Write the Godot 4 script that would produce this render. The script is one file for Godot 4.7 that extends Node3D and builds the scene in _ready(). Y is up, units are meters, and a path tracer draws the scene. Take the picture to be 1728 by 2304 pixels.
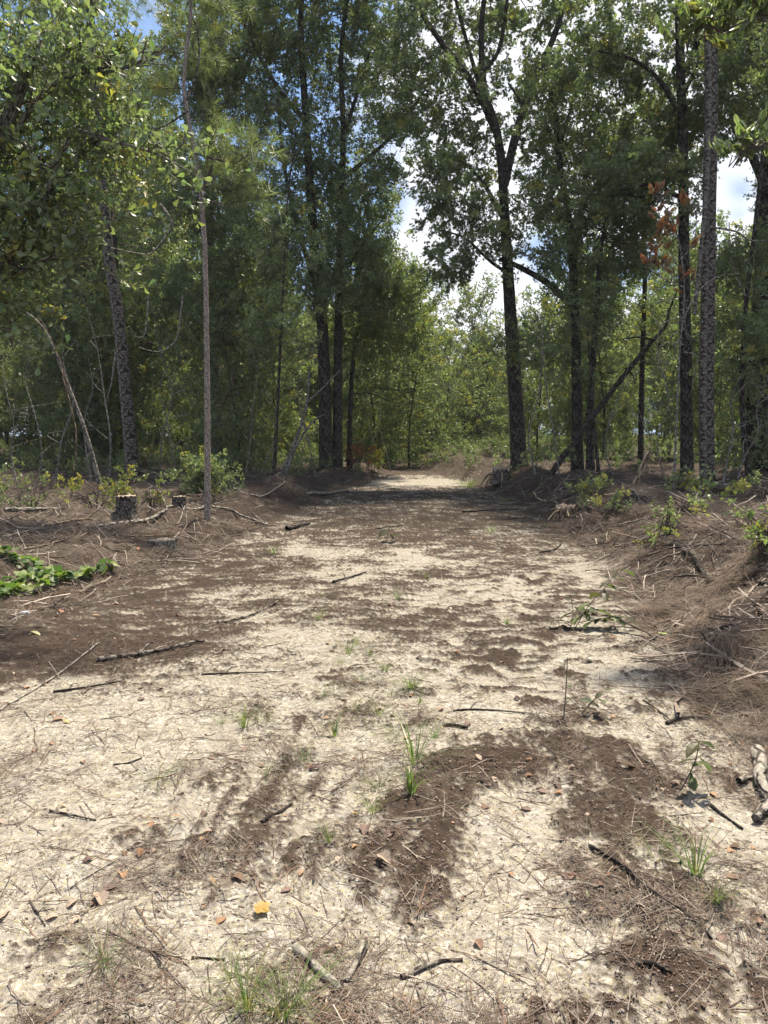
extends Node3D
# A cleared sandy track that runs into a mixed wood of oaks and pines, in hazy sun. y is up, metres; the track runs towards -z.

var rng := RandomNumberGenerator.new()
var nz := FastNoiseLite.new()      # fine crumbs
var nm := FastNoiseLite.new()      # half-metre lumps
var nb := FastNoiseLite.new()      # broad swells
var track_edge_a: Array = [[2, 1.9], [4.6, 1.95], [7, 2.45], [10.5, 2.95], [18, 3.2], [25, 2.5], [30, 1.8], [46, 0.5]]
var track_edge_b: Array = [[2, -3.4], [5, -3.3], [8, -3], [12, -2.35], [20, -1.4], [25, 0], [30, 0.3], [46, 0.4]]
var used := {}
const FX0 := -5.5
const FW := 240
const FD0 := 1.0
const FH := 420
const FC := 0.05
var field := PackedFloat32Array()  # sand (+) or dark soil (-) over the near part of the track, 5 cm cells
var M := {}
var nodes_of := {}                 # tree -> points of its trunk and limbs

# ---------------------------------------------------------------- small helpers
func rf(a: float, b: float) -> float:
	return rng.randf_range(a, b)

func numbered(called: String) -> String:
	var n: int = used.get(called, 0)
	used[called] = n + 1
	return called if n == 0 else "%s_%03d" % [called, n]

func tag(o: Node, label: String, category: String, group := "", kind := "") -> Node:
	o.set_meta("label", label)
	if category: o.set_meta("category", category)
	if group: o.set_meta("group", group)
	if kind: o.set_meta("kind", kind)
	return o

func thing(called: String, label: String, category: String, at: Vector3, group := "") -> Node3D:
	var o := Node3D.new()
	o.name = numbered(called)
	add_child(o)
	o.position = at
	tag(o, label, category, group)
	return o

func part(parent: Node, called: String, mesh: Mesh, mat: Material, kind := "") -> MeshInstance3D:
	var o := MeshInstance3D.new()
	o.name = called if parent != self else numbered(called)
	o.mesh = mesh
	o.material_override = mat
	parent.add_child(o, true)
	if kind: o.set_meta("kind", kind)
	return o

func many(parent: Node, called: String, mesh: Mesh, mat: Material, where: Array, tints: PackedColorArray) -> MultiMeshInstance3D:
	var mm := MultiMesh.new()
	mm.transform_format = MultiMesh.TRANSFORM_3D
	mm.use_colors = true
	mm.mesh = mesh
	mm.instance_count = where.size()
	for i in where.size():
		mm.set_instance_transform(i, where[i])
		mm.set_instance_color(i, tints[i])
	var o := MultiMeshInstance3D.new()
	o.name = called if parent != self else numbered(called)
	o.multimesh = mm
	o.material_override = mat
	parent.add_child(o, true)
	o.set_meta("kind", "stuff")
	return o

func along(pts: Array, x: float) -> float:
	if x <= pts[0][0]: return pts[0][1]
	for i in pts.size() - 1:
		var a: Array = pts[i]
		var b: Array = pts[i + 1]
		if x <= b[0]: return lerpf(a[1], b[1], (x - a[0]) / (b[0] - a[0]))
	return pts[-1][1]

# ---------------------------------------------------------------- the ground
func base_height(x: float, z: float) -> float:
	var d := -z
	var h := 0.022 * maxf(0.0, d - 10.0)
	h += 0.55 * smoothstep(0.0, 1.5, x - along(track_edge_a, d))
	h += 0.30 * smoothstep(0.0, 1.6, along(track_edge_b, d) - x)
	return h

func patch_at(x: float, z: float) -> float:   # sand (+) / soil (-), without the fine noise
	var d := -z
	var u := (x - FX0) / FC
	var v := (d - FD0) / FC
	var s := 0.0
	if u > 0.0 and v > 0.0 and u < FW - 1.01 and v < FH - 1.01:
		var i := int(u)
		var j := int(v)
		var k := j * FW + i
		s = lerpf(lerpf(field[k], field[k + 1], u - i), lerpf(field[k + FW], field[k + FW + 1], u - i), v - j)
	s -= 1.3 * smoothstep(-0.25, 0.6, x - along(track_edge_a, d))
	s -= 1.3 * smoothstep(-0.25, 0.6, along(track_edge_b, d) - x)
	if d > 22.5 and d < 28.0: s += 1.8 * smoothstep(22.8, 23.4, d) * smoothstep(26.5, 25.5, d) * smoothstep(0.3, -0.2, x - along(track_edge_a, d)) * smoothstep(0.3, -0.2, along(track_edge_b, d) - x)  # sunlit strip near the track end, its sunlight painted in as paler sand
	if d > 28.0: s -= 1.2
	return s

func sandiness(x: float, z: float) -> float:
	var d := -z
	# near the camera the soil is smeared lengthwise by wheels, farther on it lies in bars and ragged patches
	var bars := smoothstep(3.6, 5.2, d)
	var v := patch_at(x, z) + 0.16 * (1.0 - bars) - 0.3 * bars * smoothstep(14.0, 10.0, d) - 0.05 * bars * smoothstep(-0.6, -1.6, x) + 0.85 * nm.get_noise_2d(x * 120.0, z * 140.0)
	v += (1.0 - bars) * 1.1 * nz.get_noise_2d((x + 0.1 * z) * 620.0, z * 190.0)
	v += bars * 1.25 * nz.get_noise_2d(x * 230.0, z * 560.0)
	return v + 0.9 * nz.get_noise_2d(x * 1500.0 + 80.0, z * 1900.0)

func ground_height(x: float, z: float, s: float) -> float:
	var h := base_height(x, z)
	var d := -z
	var off := maxf(smoothstep(-0.2, 0.8, x - along(track_edge_a, d)), smoothstep(-0.2, 0.8, along(track_edge_b, d) - x))
	h += (0.035 + 0.16 * off) * nb.get_noise_2d(x * 40.0, z * 40.0)
	h += (0.02 + 0.1 * off) * nm.get_noise_2d(x * 110.0 + 50.0, z * 110.0)
	var soil := clampf(-s * 1.2 + 0.3, 0.0, 1.0)
	h += soil * (0.017 + 0.018 * nz.get_noise_2d(x * 900.0, z * 900.0) + 0.012 * nz.get_noise_2d(x * 2400.0, z * 2400.0))
	h += (1.0 - soil) * 0.009 * nz.get_noise_2d(x * 800.0, z * 900.0)
	return h

func gy(x: float, z: float) -> float:
	return ground_height(x, z, sandiness(x, z))

func on_ground(x: float, z: float, lift := 0.0) -> Vector3:
	return Vector3(x, gy(x, z) + lift, z)

func lay_patches() -> void:
	field.resize(FW * FH)
	for j in FH:
		var d := FD0 + j * FC
		for i in FW:
			var x := FX0 + i * FC
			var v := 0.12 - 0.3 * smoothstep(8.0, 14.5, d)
			# bars of soil left across the wheel track by a machine's treads
			var band := smoothstep(0.0, 0.5, x - 0.05 - 0.07 * (d - 5.0)) * smoothstep(2.3, 1.6, x - 0.06 * (d - 5.0)) * smoothstep(4.0, 4.6, d) * smoothstep(10.5, 8.5, d)
			if band > 0.01:
				var w := d + 0.5 * nb.get_noise_2d(x * 130.0, d * 60.0) + 0.3 * nm.get_noise_2d(x * 190.0, d * 120.0)
				v += band * (1.5 * sin(w * TAU / 0.42) * clampf(0.5 + 1.6 * nm.get_noise_2d(x * 170.0 + 400.0, d * 200.0), 0.0, 1.0) - 0.1)
			field[j * FW + i] = v
	var patches := [
		[-1.626, 3.294, 0.626, 1.312, 0.9], [-1.604, 4.096, 0.648, 0.428, 0.7], [-2.139, 4.319, 0.301, 0.204, 0.8], [-1.08, 5.387, 0.614, 0.734, 0.7], [-0.472, 5.638, 0.535, 1.087, 0.6],
		[-1.748, 7.563, 0.383, 0.468, 0.7], [-1.238, 10.79, 0.342, 0.579, 1.2], [-0.606, 10.588, 0.369, 0.478, 1.1], [0.318, 9.827, 0.373, 0.523, 1.3], [0.279, 10.79, 0.273, 0.33, 1.2], [-0.513, 8.938, 0.396, 0.651, 1],
		[1.072, 7.93, 0.552, 0.644, 1.2], [0.616, 7.337, 0.279, 0.33, 0.8], [0.526, 4.749, 0.451, 0.572, 0.9], [1.337, 4.894, 0.403, 0.401, 0.7], [-0.169, 3.711, 0.211, 0.414, 1.2], [1.826, 5.638, 0.357, 0.943, 0.9],
		[2.794, 9.272, 0.528, 0.821, 0.9], [0.555, 2.884, 0.128, 0.366, 1.2], [0.387, 2.301, 0.16, 0.262, 0.9], [0.23, 1.993, 0.114, 0.108, 0.9], [1.454, 2.884, 0.146, 1.1, 0.8], [-1.021, 2.425, 0.307, 0.316, 0.6],
		[-0.361, 2.349, 0.253, 0.172, 0.8], [-0.535, 2.087, 0.291, 0.158, 0.6], [0.029, 2.126, 0.175, 0.143, 0.6], [0.428, 3.831, 0.315, 0.149, 0.8], [0.631, 2.233, 0.17, 0.089, 0.4], [0.731, 3.16, 0.12, 0.172, 0.8], [2.051, 4.074, 0.155, 0.24, 0.4],
		[2.114, 12.733, 0.484, 0.343, 0.9], [1.072, 9.827, 0.249, 0.303, 0.8], [-1.169, 6.731, 0.256, 0.223, 0.8], [-0.742, 6.061, 0.307, 0.212, 0.6], [-2.513, 6.731, 0.213, 0.26, 0.6], [-2.098, 4.749, 0.18, 0.188, 0.8],
		[-1.931, 5.638, 0.821, 0.611, -1.2], [-2.886, 7.123, 0.902, 0.801, -0.7], [-0.491, 3.248, 0.185, 0.557, -0.6], [-0.143, 2.714, 0.395, 0.145, -0.9], [0.225, 3.076, 0.175, 0.458, -1], [0.513, 3.543, 0.202, 0.215, -1.5],
		[1.041, 3.439, 0.457, 0.279, -1.2], [0.985, 3.036, 0.269, 0.16, -1.4], [0.804, 2.562, 0.227, 0.203, -0.9], [0.847, 2.126, 0.148, 0.092, -1.5], [0.92, 2.029, 0.103, 0.084, -1.1], [0.593, 1.94, 0.135, 0.077, -0.6],
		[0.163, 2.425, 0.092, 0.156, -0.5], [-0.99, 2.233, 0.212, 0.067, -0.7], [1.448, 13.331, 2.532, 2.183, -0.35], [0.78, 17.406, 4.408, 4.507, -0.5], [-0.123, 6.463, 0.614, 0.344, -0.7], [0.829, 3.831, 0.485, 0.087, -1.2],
		[-1.957, 9.274, 0.939, 1.707, -0.5], [-0.832, 3.076, 0.234, 0.123, -0.4], [-2.807, 5.638, 0.428, 0.665, -0.8], [0.944, 5.387, 0.307, 0.168, -0.6], [0.054, 4.027, 0.408, 0.096, -0.8], [1.582, 3.711, 0.188, 0.117, -0.7], [1.045, 4.096, 0.285, 0.113, -0.8], [-0.821, 2.884, 0.292, 0.094, -0.35]]
	for p in patches:
		var i0 := maxi(0, int((p[0] - 2.2 * p[2] - FX0) / FC))
		var i1 := mini(FW - 1, int((p[0] + 2.2 * p[2] - FX0) / FC))
		var j0 := maxi(0, int((p[1] - 2.2 * p[3] - FD0) / FC))
		var j1 := mini(FH - 1, int((p[1] + 2.2 * p[3] - FD0) / FC))
		for j in range(j0, j1 + 1):
			for i in range(i0, i1 + 1):
				var a: float = (FX0 + i * FC - p[0]) / p[2]
				var b: float = (FD0 + j * FC - p[1]) / p[3]
				var q := a * a + b * b
				field[j * FW + i] += p[4] * 0.85 * exp(-q * q * 0.6)

func build_ground() -> void:
	var xs := PackedFloat32Array()
	var zs := PackedFloat32Array()
	var x := 0.0
	while x < 130.0:
		xs.append(x)
		x += 0.014 if x < 1.9 else 0.026 if x < 3.4 else 0.05 if x < 6.0 else 0.05 * pow(x / 6.0, 1.9)
	var half := xs.size()
	var all := PackedFloat32Array()
	for i in range(half - 1, 0, -1): all.append(-xs[i])
	all.append_array(xs)
	xs = all
	var d := -40.0
	while d < 140.0:
		zs.append(-d)
		d += 2.0 if d < -1.0 else 0.1 if d < 1.6 else 0.013 if d < 4.2 else 0.013 * pow(d / 4.2, 1.5)
	var nx := xs.size()
	var nzv := zs.size()
	var vs := PackedVector3Array()
	var cs := PackedColorArray()
	var uv := PackedVector2Array()
	vs.resize(nx * nzv)
	cs.resize(nx * nzv)
	uv.resize(nx * nzv)
	var sand := Color(0.385, 0.357, 0.315)
	var pale := Color(0.435, 0.417, 0.388)
	var soil := Color(0.062, 0.045, 0.037)
	var duff := Color(0.108, 0.087, 0.072)
	var k := 0
	for j in nzv:
		var z := zs[j]
		for i in nx:
			x = xs[i]
			var s := sandiness(x, z)
			vs[k] = Vector3(x, ground_height(x, z, s), z)
			var f1 := nz.get_noise_2d(x * 3200.0, z * 3200.0)
			var f2 := nm.get_noise_2d(x * 300.0, z * 300.0)
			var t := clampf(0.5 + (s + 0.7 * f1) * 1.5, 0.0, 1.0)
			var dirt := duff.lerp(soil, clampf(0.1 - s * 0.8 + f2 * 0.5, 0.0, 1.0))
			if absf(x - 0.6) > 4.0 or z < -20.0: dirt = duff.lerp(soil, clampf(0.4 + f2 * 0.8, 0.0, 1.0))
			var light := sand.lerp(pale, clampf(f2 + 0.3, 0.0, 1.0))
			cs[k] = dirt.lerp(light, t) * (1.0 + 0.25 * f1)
			uv[k] = Vector2(x, z) * 0.5
			k += 1
	var idx := PackedInt32Array()
	idx.resize((nx - 1) * (nzv - 1) * 6)
	var n := 0
	for j in nzv - 1:
		for i in nx - 1:
			var a := j * nx + i
			idx[n] = a
			idx[n + 1] = a + nx
			idx[n + 2] = a + 1
			idx[n + 3] = a + 1
			idx[n + 4] = a + nx
			idx[n + 5] = a + nx + 1
			n += 6
	var arrays := []
	arrays.resize(Mesh.ARRAY_MAX)
	arrays[Mesh.ARRAY_VERTEX] = vs
	arrays[Mesh.ARRAY_COLOR] = cs
	arrays[Mesh.ARRAY_TEX_UV] = uv
	arrays[Mesh.ARRAY_INDEX] = idx
	var raw := ArrayMesh.new()
	raw.add_surface_from_arrays(Mesh.PRIMITIVE_TRIANGLES, arrays)
	var st := SurfaceTool.new()
	st.create_from(raw, 0)
	st.generate_normals()
	var g := part(self, "ground", st.commit(), M.ground)
	tag(g, "pale sand and dark soil of the cleared track and forest floor", "ground", "", "structure")
	print("ground ", nx, " x ", nzv)

# ---------------------------------------------------------------- mesh building
class Mb:
	var v := PackedVector3Array()
	var n := PackedVector3Array()
	var t := PackedVector2Array()
	var c := PackedColorArray()
	var x := PackedInt32Array()

	func tri(a: Vector3, b: Vector3, d: Vector3, col: Color) -> void:
		var k := v.size()
		v.append(a); v.append(b); v.append(d)
		c.append(col); c.append(col); c.append(col)
		x.append(k); x.append(k + 1); x.append(k + 2)

	func mesh(smooth := false) -> ArrayMesh:
		var a := []
		a.resize(Mesh.ARRAY_MAX)
		a[Mesh.ARRAY_VERTEX] = v
		if n.size() == v.size(): a[Mesh.ARRAY_NORMAL] = n
		if t.size() == v.size(): a[Mesh.ARRAY_TEX_UV] = t
		a[Mesh.ARRAY_COLOR] = c
		a[Mesh.ARRAY_INDEX] = x
		var m := ArrayMesh.new()
		m.add_surface_from_arrays(Mesh.PRIMITIVE_TRIANGLES, a)
		if not smooth: return m
		var st := SurfaceTool.new()
		st.create_from(m, 0)
		st.generate_normals()
		return st.commit()

func smooth_line(pts: Array, step: float) -> Array:   # Catmull-Rom through the points
	var out := []
	for i in pts.size() - 1:
		var p0: Vector3 = pts[maxi(i - 1, 0)]
		var p1: Vector3 = pts[i]
		var p2: Vector3 = pts[i + 1]
		var p3: Vector3 = pts[mini(i + 2, pts.size() - 1)]
		var n := maxi(1, int(ceil(p1.distance_to(p2) / step)))
		for k in n:
			out.append(p1.cubic_interpolate(p2, p0, p3, float(k) / n))
	out.append(pts[-1])
	return out

# a tapering tube; rough > 0 gives the bark plates real relief; wavy bends it a little
func tube(mb: Mb, pts: Array, r0: float, r1: float, sides: int, step: float, col := Color.WHITE, rough := 0.0, flare := 0.0, grain := 7.0, power := 1.0) -> void:
	var line := smooth_line(pts, step)
	var first := mb.v.size()
	var count := line.size()
	var wraps := TAU * r0 / 0.6 if r0 < 0.08 else maxf(1.0, roundf(TAU * r0 / 0.6))
	var run := 0.0
	var side := Vector3.RIGHT
	for i in count:
		var p: Vector3 = line[i]
		var d: Vector3 = (line[mini(i + 1, count - 1)] - line[maxi(i - 1, 0)]).normalized()
		if absf(d.dot(side)) > 0.9: side = Vector3.FORWARD
		side = (side - d * d.dot(side)).normalized()
		var up := d.cross(side)
		if i > 0: run += p.distance_to(line[i - 1])
		var f := float(i) / (count - 1)
		var r := lerpf(r0, r1, pow(f, power))
		for s in sides + 1:
			var a := TAU * (s % sides) / sides
			var o := side * cos(a) + up * sin(a)
			var rr := r
			if rough > 0.0:
				rr += rough * (nz.get_noise_3d((p.x + o.x * r) * 100.0 * grain, (p.y + o.y * r) * 35.0 * grain, (p.z + o.z * r) * 100.0 * grain))
			if flare > 0.0:
				var low := exp(-run * 2.6)
				rr += flare * low * (0.7 + 0.5 * nm.get_noise_2d(cos(a) * 120.0 + p.x * 50.0, sin(a) * 120.0))
			mb.v.append(p + o * rr)
			mb.n.append(o)
			mb.t.append(Vector2(wraps * s / sides, run / 0.6))
			mb.c.append(col)
	for i in count - 1:
		for s in sides:
			var a := first + i * (sides + 1) + s
			var b := a + sides + 1
			mb.x.append_array(PackedInt32Array([a, b, a + 1, a + 1, b, b + 1]))
	# closed end
	var tip := mb.v.size()
	mb.v.append(line[-1]); mb.n.append((line[-1] - line[maxi(count - 2, 0)]).normalized()); mb.t.append(Vector2(0.5, run / 0.5)); mb.c.append(col)
	for s in sides:
		var a := first + (count - 1) * (sides + 1) + s
		mb.x.append_array(PackedInt32Array([a, tip, a + 1]))

# one leaf from base p along d, its upper side towards up
func leaf(mb: Mb, p: Vector3, d: Vector3, up: Vector3, size: float, width: float, shape: String, col: Color) -> void:
	d = d.normalized()
	var s := d.cross(up)
	if s.length() < 0.05: s = d.cross(Vector3(0.3, 0.2, 0.9))
	s = s.normalized()
	up = s.cross(d).normalized()
	var droop := -up * size * 0.12
	var w := width * size
	var fold := up * w * 0.28
	var tip := p + d * size + droop
	if shape == "simple":
		var m := p + d * size * 0.45
		mb.tri(p, m + s * w * 0.5 + fold, tip, col)
		mb.tri(p, tip, m - s * w * 0.5 + fold, col)
	elif shape == "star":
		for q in [[-1.25, 0.62], [-0.62, 0.86], [0.0, 1.0], [0.62, 0.86], [1.25, 0.62]]:
			var e: Vector3 = d * cos(q[0]) + s * sin(q[0])
			var g: Vector3 = e.cross(up)
			var c := p + d * size * 0.22
			var out: Vector3 = c + e * size * 0.8 * q[1] + droop * absf(q[0])
			var mid: Vector3 = c + e * size * 0.3
			mb.tri(c, mid + g * size * 0.13, out, col)
			mb.tri(c, out, mid - g * size * 0.13, col)
	else:
		var prof := [[0.0, 0.02], [0.3, 0.16], [0.62, 0.42], [0.82, 0.5], [1.0, 0.08]]
		if shape == "oval": prof = [[0.0, 0.02], [0.2, 0.34], [0.45, 0.5], [0.72, 0.36], [1.0, 0.0]]
		for i in 4:
			var a: Array = prof[i]
			var b: Array = prof[i + 1]
			var pa: Vector3 = p + d * size * a[0] - up * size * 0.25 * a[0] * a[0]
			var pb: Vector3 = p + d * size * b[0] - up * size * 0.25 * b[0] * b[0]
			for e in [1.0, -1.0]:
				var qa: Vector3 = pa + s * w * a[1] * e + fold * a[1]
				var qb: Vector3 = pb + s * w * b[1] * e + fold * b[1]
				mb.tri(pa, qa, qb, col)
				mb.tri(pa, qb, pb, col)

func anywhere() -> Vector3:
	var v := Vector3(rf(-1, 1), rf(-1, 1), rf(-1, 1))
	while v.length() > 1.0 or v.length() < 0.1: v = Vector3(rf(-1, 1), rf(-1, 1), rf(-1, 1))
	return v.normalized()

# a leafy twig that grows along +y from the origin
func spray(kind: String) -> ArrayMesh:
	var mb := Mb.new()
	var bark := Color(0.45, 0.36, 0.3)
	if kind == "needle":
		for i in 46:
			var f := rf(0.0, 1.0)
			var p := Vector3(0, f * 0.16, 0)
			var d := (Vector3.UP * rf(0.15, 1.3) + anywhere()).normalized()
			var l := rf(0.17, 0.27)
			var g := d.cross(anywhere()).normalized() * 0.0042
			var tone := rf(0.75, 1.3)
			mb.tri(p - g, p + d * l - Vector3.UP * l * 0.1, p + g, Color(tone, tone, tone))
		return mb.mesh()
	var spec: Dictionary = {
		"broad": {"l": 0.62, "n": 34, "size": 0.105, "w": 0.55, "shape": "simple"},
		"star": {"l": 0.6, "n": 26, "size": 0.12, "w": 0.5, "shape": "star"},
		"spat": {"l": 0.4, "n": 15, "size": 0.088, "w": 0.62, "shape": "spat"},
		"hang": {"l": 0.42, "n": 15, "size": 0.14, "w": 0.4, "shape": "oval"},
		"far": {"l": 0.8, "n": 30, "size": 0.15, "w": 0.62, "shape": "simple"},
		"small": {"l": 0.35, "n": 26, "size": 0.055, "w": 0.6, "shape": "simple"}}[kind]
	var l: float = spec.l
	var stems := [[Vector3.ZERO, Vector3(rf(-0.1, 0.1), l, rf(-0.1, 0.1))]]
	if kind != "hang":
		for i in 4:
			var a := rf(0, TAU)
			var b: Vector3 = stems[0][1] * (0.2 + 0.16 * i)
			stems.append([b, b + Vector3(cos(a) * 0.55, 0.62, sin(a) * 0.55) * l * rf(0.4, 0.6)])
	for sm in stems:
		tubeless(mb, sm[0], sm[1], 0.004, bark)
	var n: int = spec.n
	for i in n:
		var sm: Array = stems[i % stems.size()]
		var f := rf(0.25, 1.0)
		var p: Vector3 = (sm[0] as Vector3).lerp(sm[1], f)
		var ax: Vector3 = ((sm[1] as Vector3) - sm[0]).normalized()
		var out := anywhere()
		out = (out - ax * out.dot(ax)).normalized()
		var d := out * 0.9 + ax * rf(0.1, 0.9)
		var up := (ax * 0.5 + anywhere() * 0.8).normalized()
		if kind == "hang":
			d = Vector3(out.x * 0.7, -0.9, out.z * 0.7)
			up = out
		var tone := rf(0.7, 1.3)
		var tint := Color(tone * rf(0.85, 1.2), tone, tone * rf(0.7, 1.1))
		leaf(mb, p, d, up, spec.size * rf(0.7, 1.2), spec.w, spec.shape, tint)
	return mb.mesh()

func tubeless(mb: Mb, a: Vector3, b: Vector3, r: float, col: Color) -> void:   # a three-sided twig
	var d := (b - a).normalized()
	var s := d.cross(Vector3(0.31, 0.2, 0.93)).normalized() * r
	var u := d.cross(s)
	var ring := [s, s * -0.5 + u * 0.87, s * -0.5 - u * 0.87]
	for i in 3:
		var p: Vector3 = ring[i]
		var q: Vector3 = ring[(i + 1) % 3]
		mb.tri(a + p, b + p * 0.5, a + q, col)
		mb.tri(a + q, b + p * 0.5, b + q * 0.5, col)

# ---------------------------------------------------------------- trees
var sprays := {}
func spray_of(kind: String, k: int) -> ArrayMesh:
	var key := kind + str(k)
	if not sprays.has(key): sprays[key] = spray(kind)
	return sprays[key]

func tree(called: String, label: String, cat: String, pts: Array, r0: float, r1: float, bark: Material, group := "", rough := 0.012, flare := 0.12, sides := 20) -> Node3D:
	var b: Vector3 = pts[0]
	b.y = base_height(b.x, b.z) - 0.1
	var o := thing(called, label, cat, b, group)
	var own := []
	for p in pts: own.append(p - b)
	own[0] = Vector3.ZERO
	own.insert(0, Vector3(0, -0.25, 0))
	var mb := Mb.new()
	tube(mb, own, r0, r1, sides, 0.16 if r0 > 0.1 else 0.12, Color.WHITE, rough, flare, 7.0, 0.8)
	part(o, "trunk", mb.mesh(true), bark)
	nodes_of[o] = smooth_line(own.slice(2), 0.5)
	return o

func limb(o: Node3D, pts: Array, r0: float, r1: float, bark: Material, called := "branch", rough := 0.006) -> void:
	var own := []
	for p in pts: own.append(p - o.position)
	var mb := Mb.new()
	tube(mb, own, r0, r1, 10, 0.15, Color.WHITE, rough, 0.0, 9.0)
	part(o, called, mb.mesh(true), bark)
	nodes_of[o].append_array(smooth_line(own, 0.4))

# foliage in uneven clumps: blobs are [centre, rx, ry, rz, sprays]; twigs run from the nearest wood into each clump
func crown(o: Node3D, blobs: Array, kind: String, tint: Color, bark: Material, local := false, scale := 1.0, droop := 0.25, open := 0.0, yellow := 0.06) -> void:
	var where := [[], []]
	var tints := [PackedColorArray(), PackedColorArray()]
	var mb := Mb.new()
	var wood: Array = nodes_of[o]
	for bl in blobs:
		var c: Vector3 = bl[0]
		if not local: c -= o.position
		var best: Vector3 = wood[0]
		for w in wood:
			if (w as Vector3).distance_squared_to(c) + maxf(0.0, w.y - c.y) * 2.0 < best.distance_squared_to(c) + maxf(0.0, best.y - c.y) * 2.0: best = w
		var mid := best.lerp(c, 0.5) + anywhere() * best.distance_to(c) * 0.12 + Vector3(0, best.distance_to(c) * 0.08, 0)
		var big: float = clampf(best.distance_to(c) * 0.014, 0.012, 0.06)
		tube(mb, [best, mid, c], big, big * 0.4, 5, 0.4)
		var knots := [mid, mid.lerp(c, 0.5), c, c]
		for q in 5:
			var e := c + anywhere() * Vector3(bl[1], bl[2], bl[3]) * 0.6
			var from: Vector3 = knots[q % 3]
			tube(mb, [from, from.lerp(e, 0.5) + anywhere() * 0.12, e], big * 0.45, 0.006, 4, 0.4)
			knots.append(from.lerp(e, 0.6))
			knots.append(e)
		var n: int = bl[4]
		var made := 0
		var tries := 0
		while made < n and tries < n * 6:
			tries += 1
			var u := anywhere() * pow(rng.randf(), 0.42)
			var p := c + Vector3(u.x * bl[1], u.y * bl[2], u.z * bl[3])
			var w := p + o.position
			if nb.get_noise_3d(w.x * 75.0, w.y * 110.0, w.z * 75.0) < 0.03 - open: continue
			made += 1
			var d := (u * 0.8 + anywhere() * 0.7 + Vector3(0, 0.35 - droop, 0)).normalized()
			if kind == "hang": d = (Vector3(u.x, 0, u.z) + anywhere() * 0.3 + Vector3(0, -0.25, 0)).normalized()
			var k := made % 2
			var s := anywhere()
			s = (s - d * s.dot(d)).normalized()
			var sc := scale * rf(0.75, 1.2)
			if kind == "hang":
				# the stem leans outwards, the leaves go on hanging
				where[k].append(Transform3D(Basis(Vector3.UP, rf(0, TAU)) * Basis(Vector3.RIGHT, rf(0.5, 1.1)), p).scaled_local(Vector3.ONE * sc))
			else:
				where[k].append(Transform3D(Basis(s, d, s.cross(d)), p).scaled_local(Vector3.ONE * sc))
			var t := rf(0.7, 1.25)
			var col := tint * t
			if rng.randf() < yellow: col = Color(col.r * 1.7, col.g * 1.3, col.b * 0.8)
			tints[k].append(col)
			if made % 4 == 0:
				var near: Vector3 = knots[0]
				for q in knots:
					if (q as Vector3).distance_squared_to(p) < near.distance_squared_to(p): near = q
				tubeless(mb, near, p, 0.007, Color.WHITE)
				for q in 3: mb.t.append(Vector2.ZERO)
	mb.n.clear()
	mb.t.clear()
	part(o, "twigs", mb.mesh(), bark, "stuff")
	for k in 2:
		if where[k].size(): many(o, "foliage", spray_of(kind, k), M.leaf, where[k], tints[k])

func copy_of(o: Node3D, label: String, at: Vector3, turn: float, size: float, group: String) -> Node3D:
	var c: Node3D = o.duplicate()
	c.name = numbered(String(o.name).rstrip("_0123456789"))
	add_child(c)
	c.position = at
	c.rotation.y = turn
	c.scale = Vector3.ONE * size
	tag(c, label, o.get_meta("category"), group)
	return c

# ---------------------------------------------------------------- materials
func noise_image(type: int, freq: float, oct: int, seed_: int, w: int, h: int, cell := -1) -> Image:
	var f := FastNoiseLite.new()
	f.noise_type = type
	f.frequency = freq
	f.seed = seed_
	f.fractal_type = FastNoiseLite.FRACTAL_FBM if oct > 1 else FastNoiseLite.FRACTAL_NONE
	f.fractal_octaves = oct
	if cell >= 0: f.cellular_return_type = cell
	return f.get_seamless_image(w, h)

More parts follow.
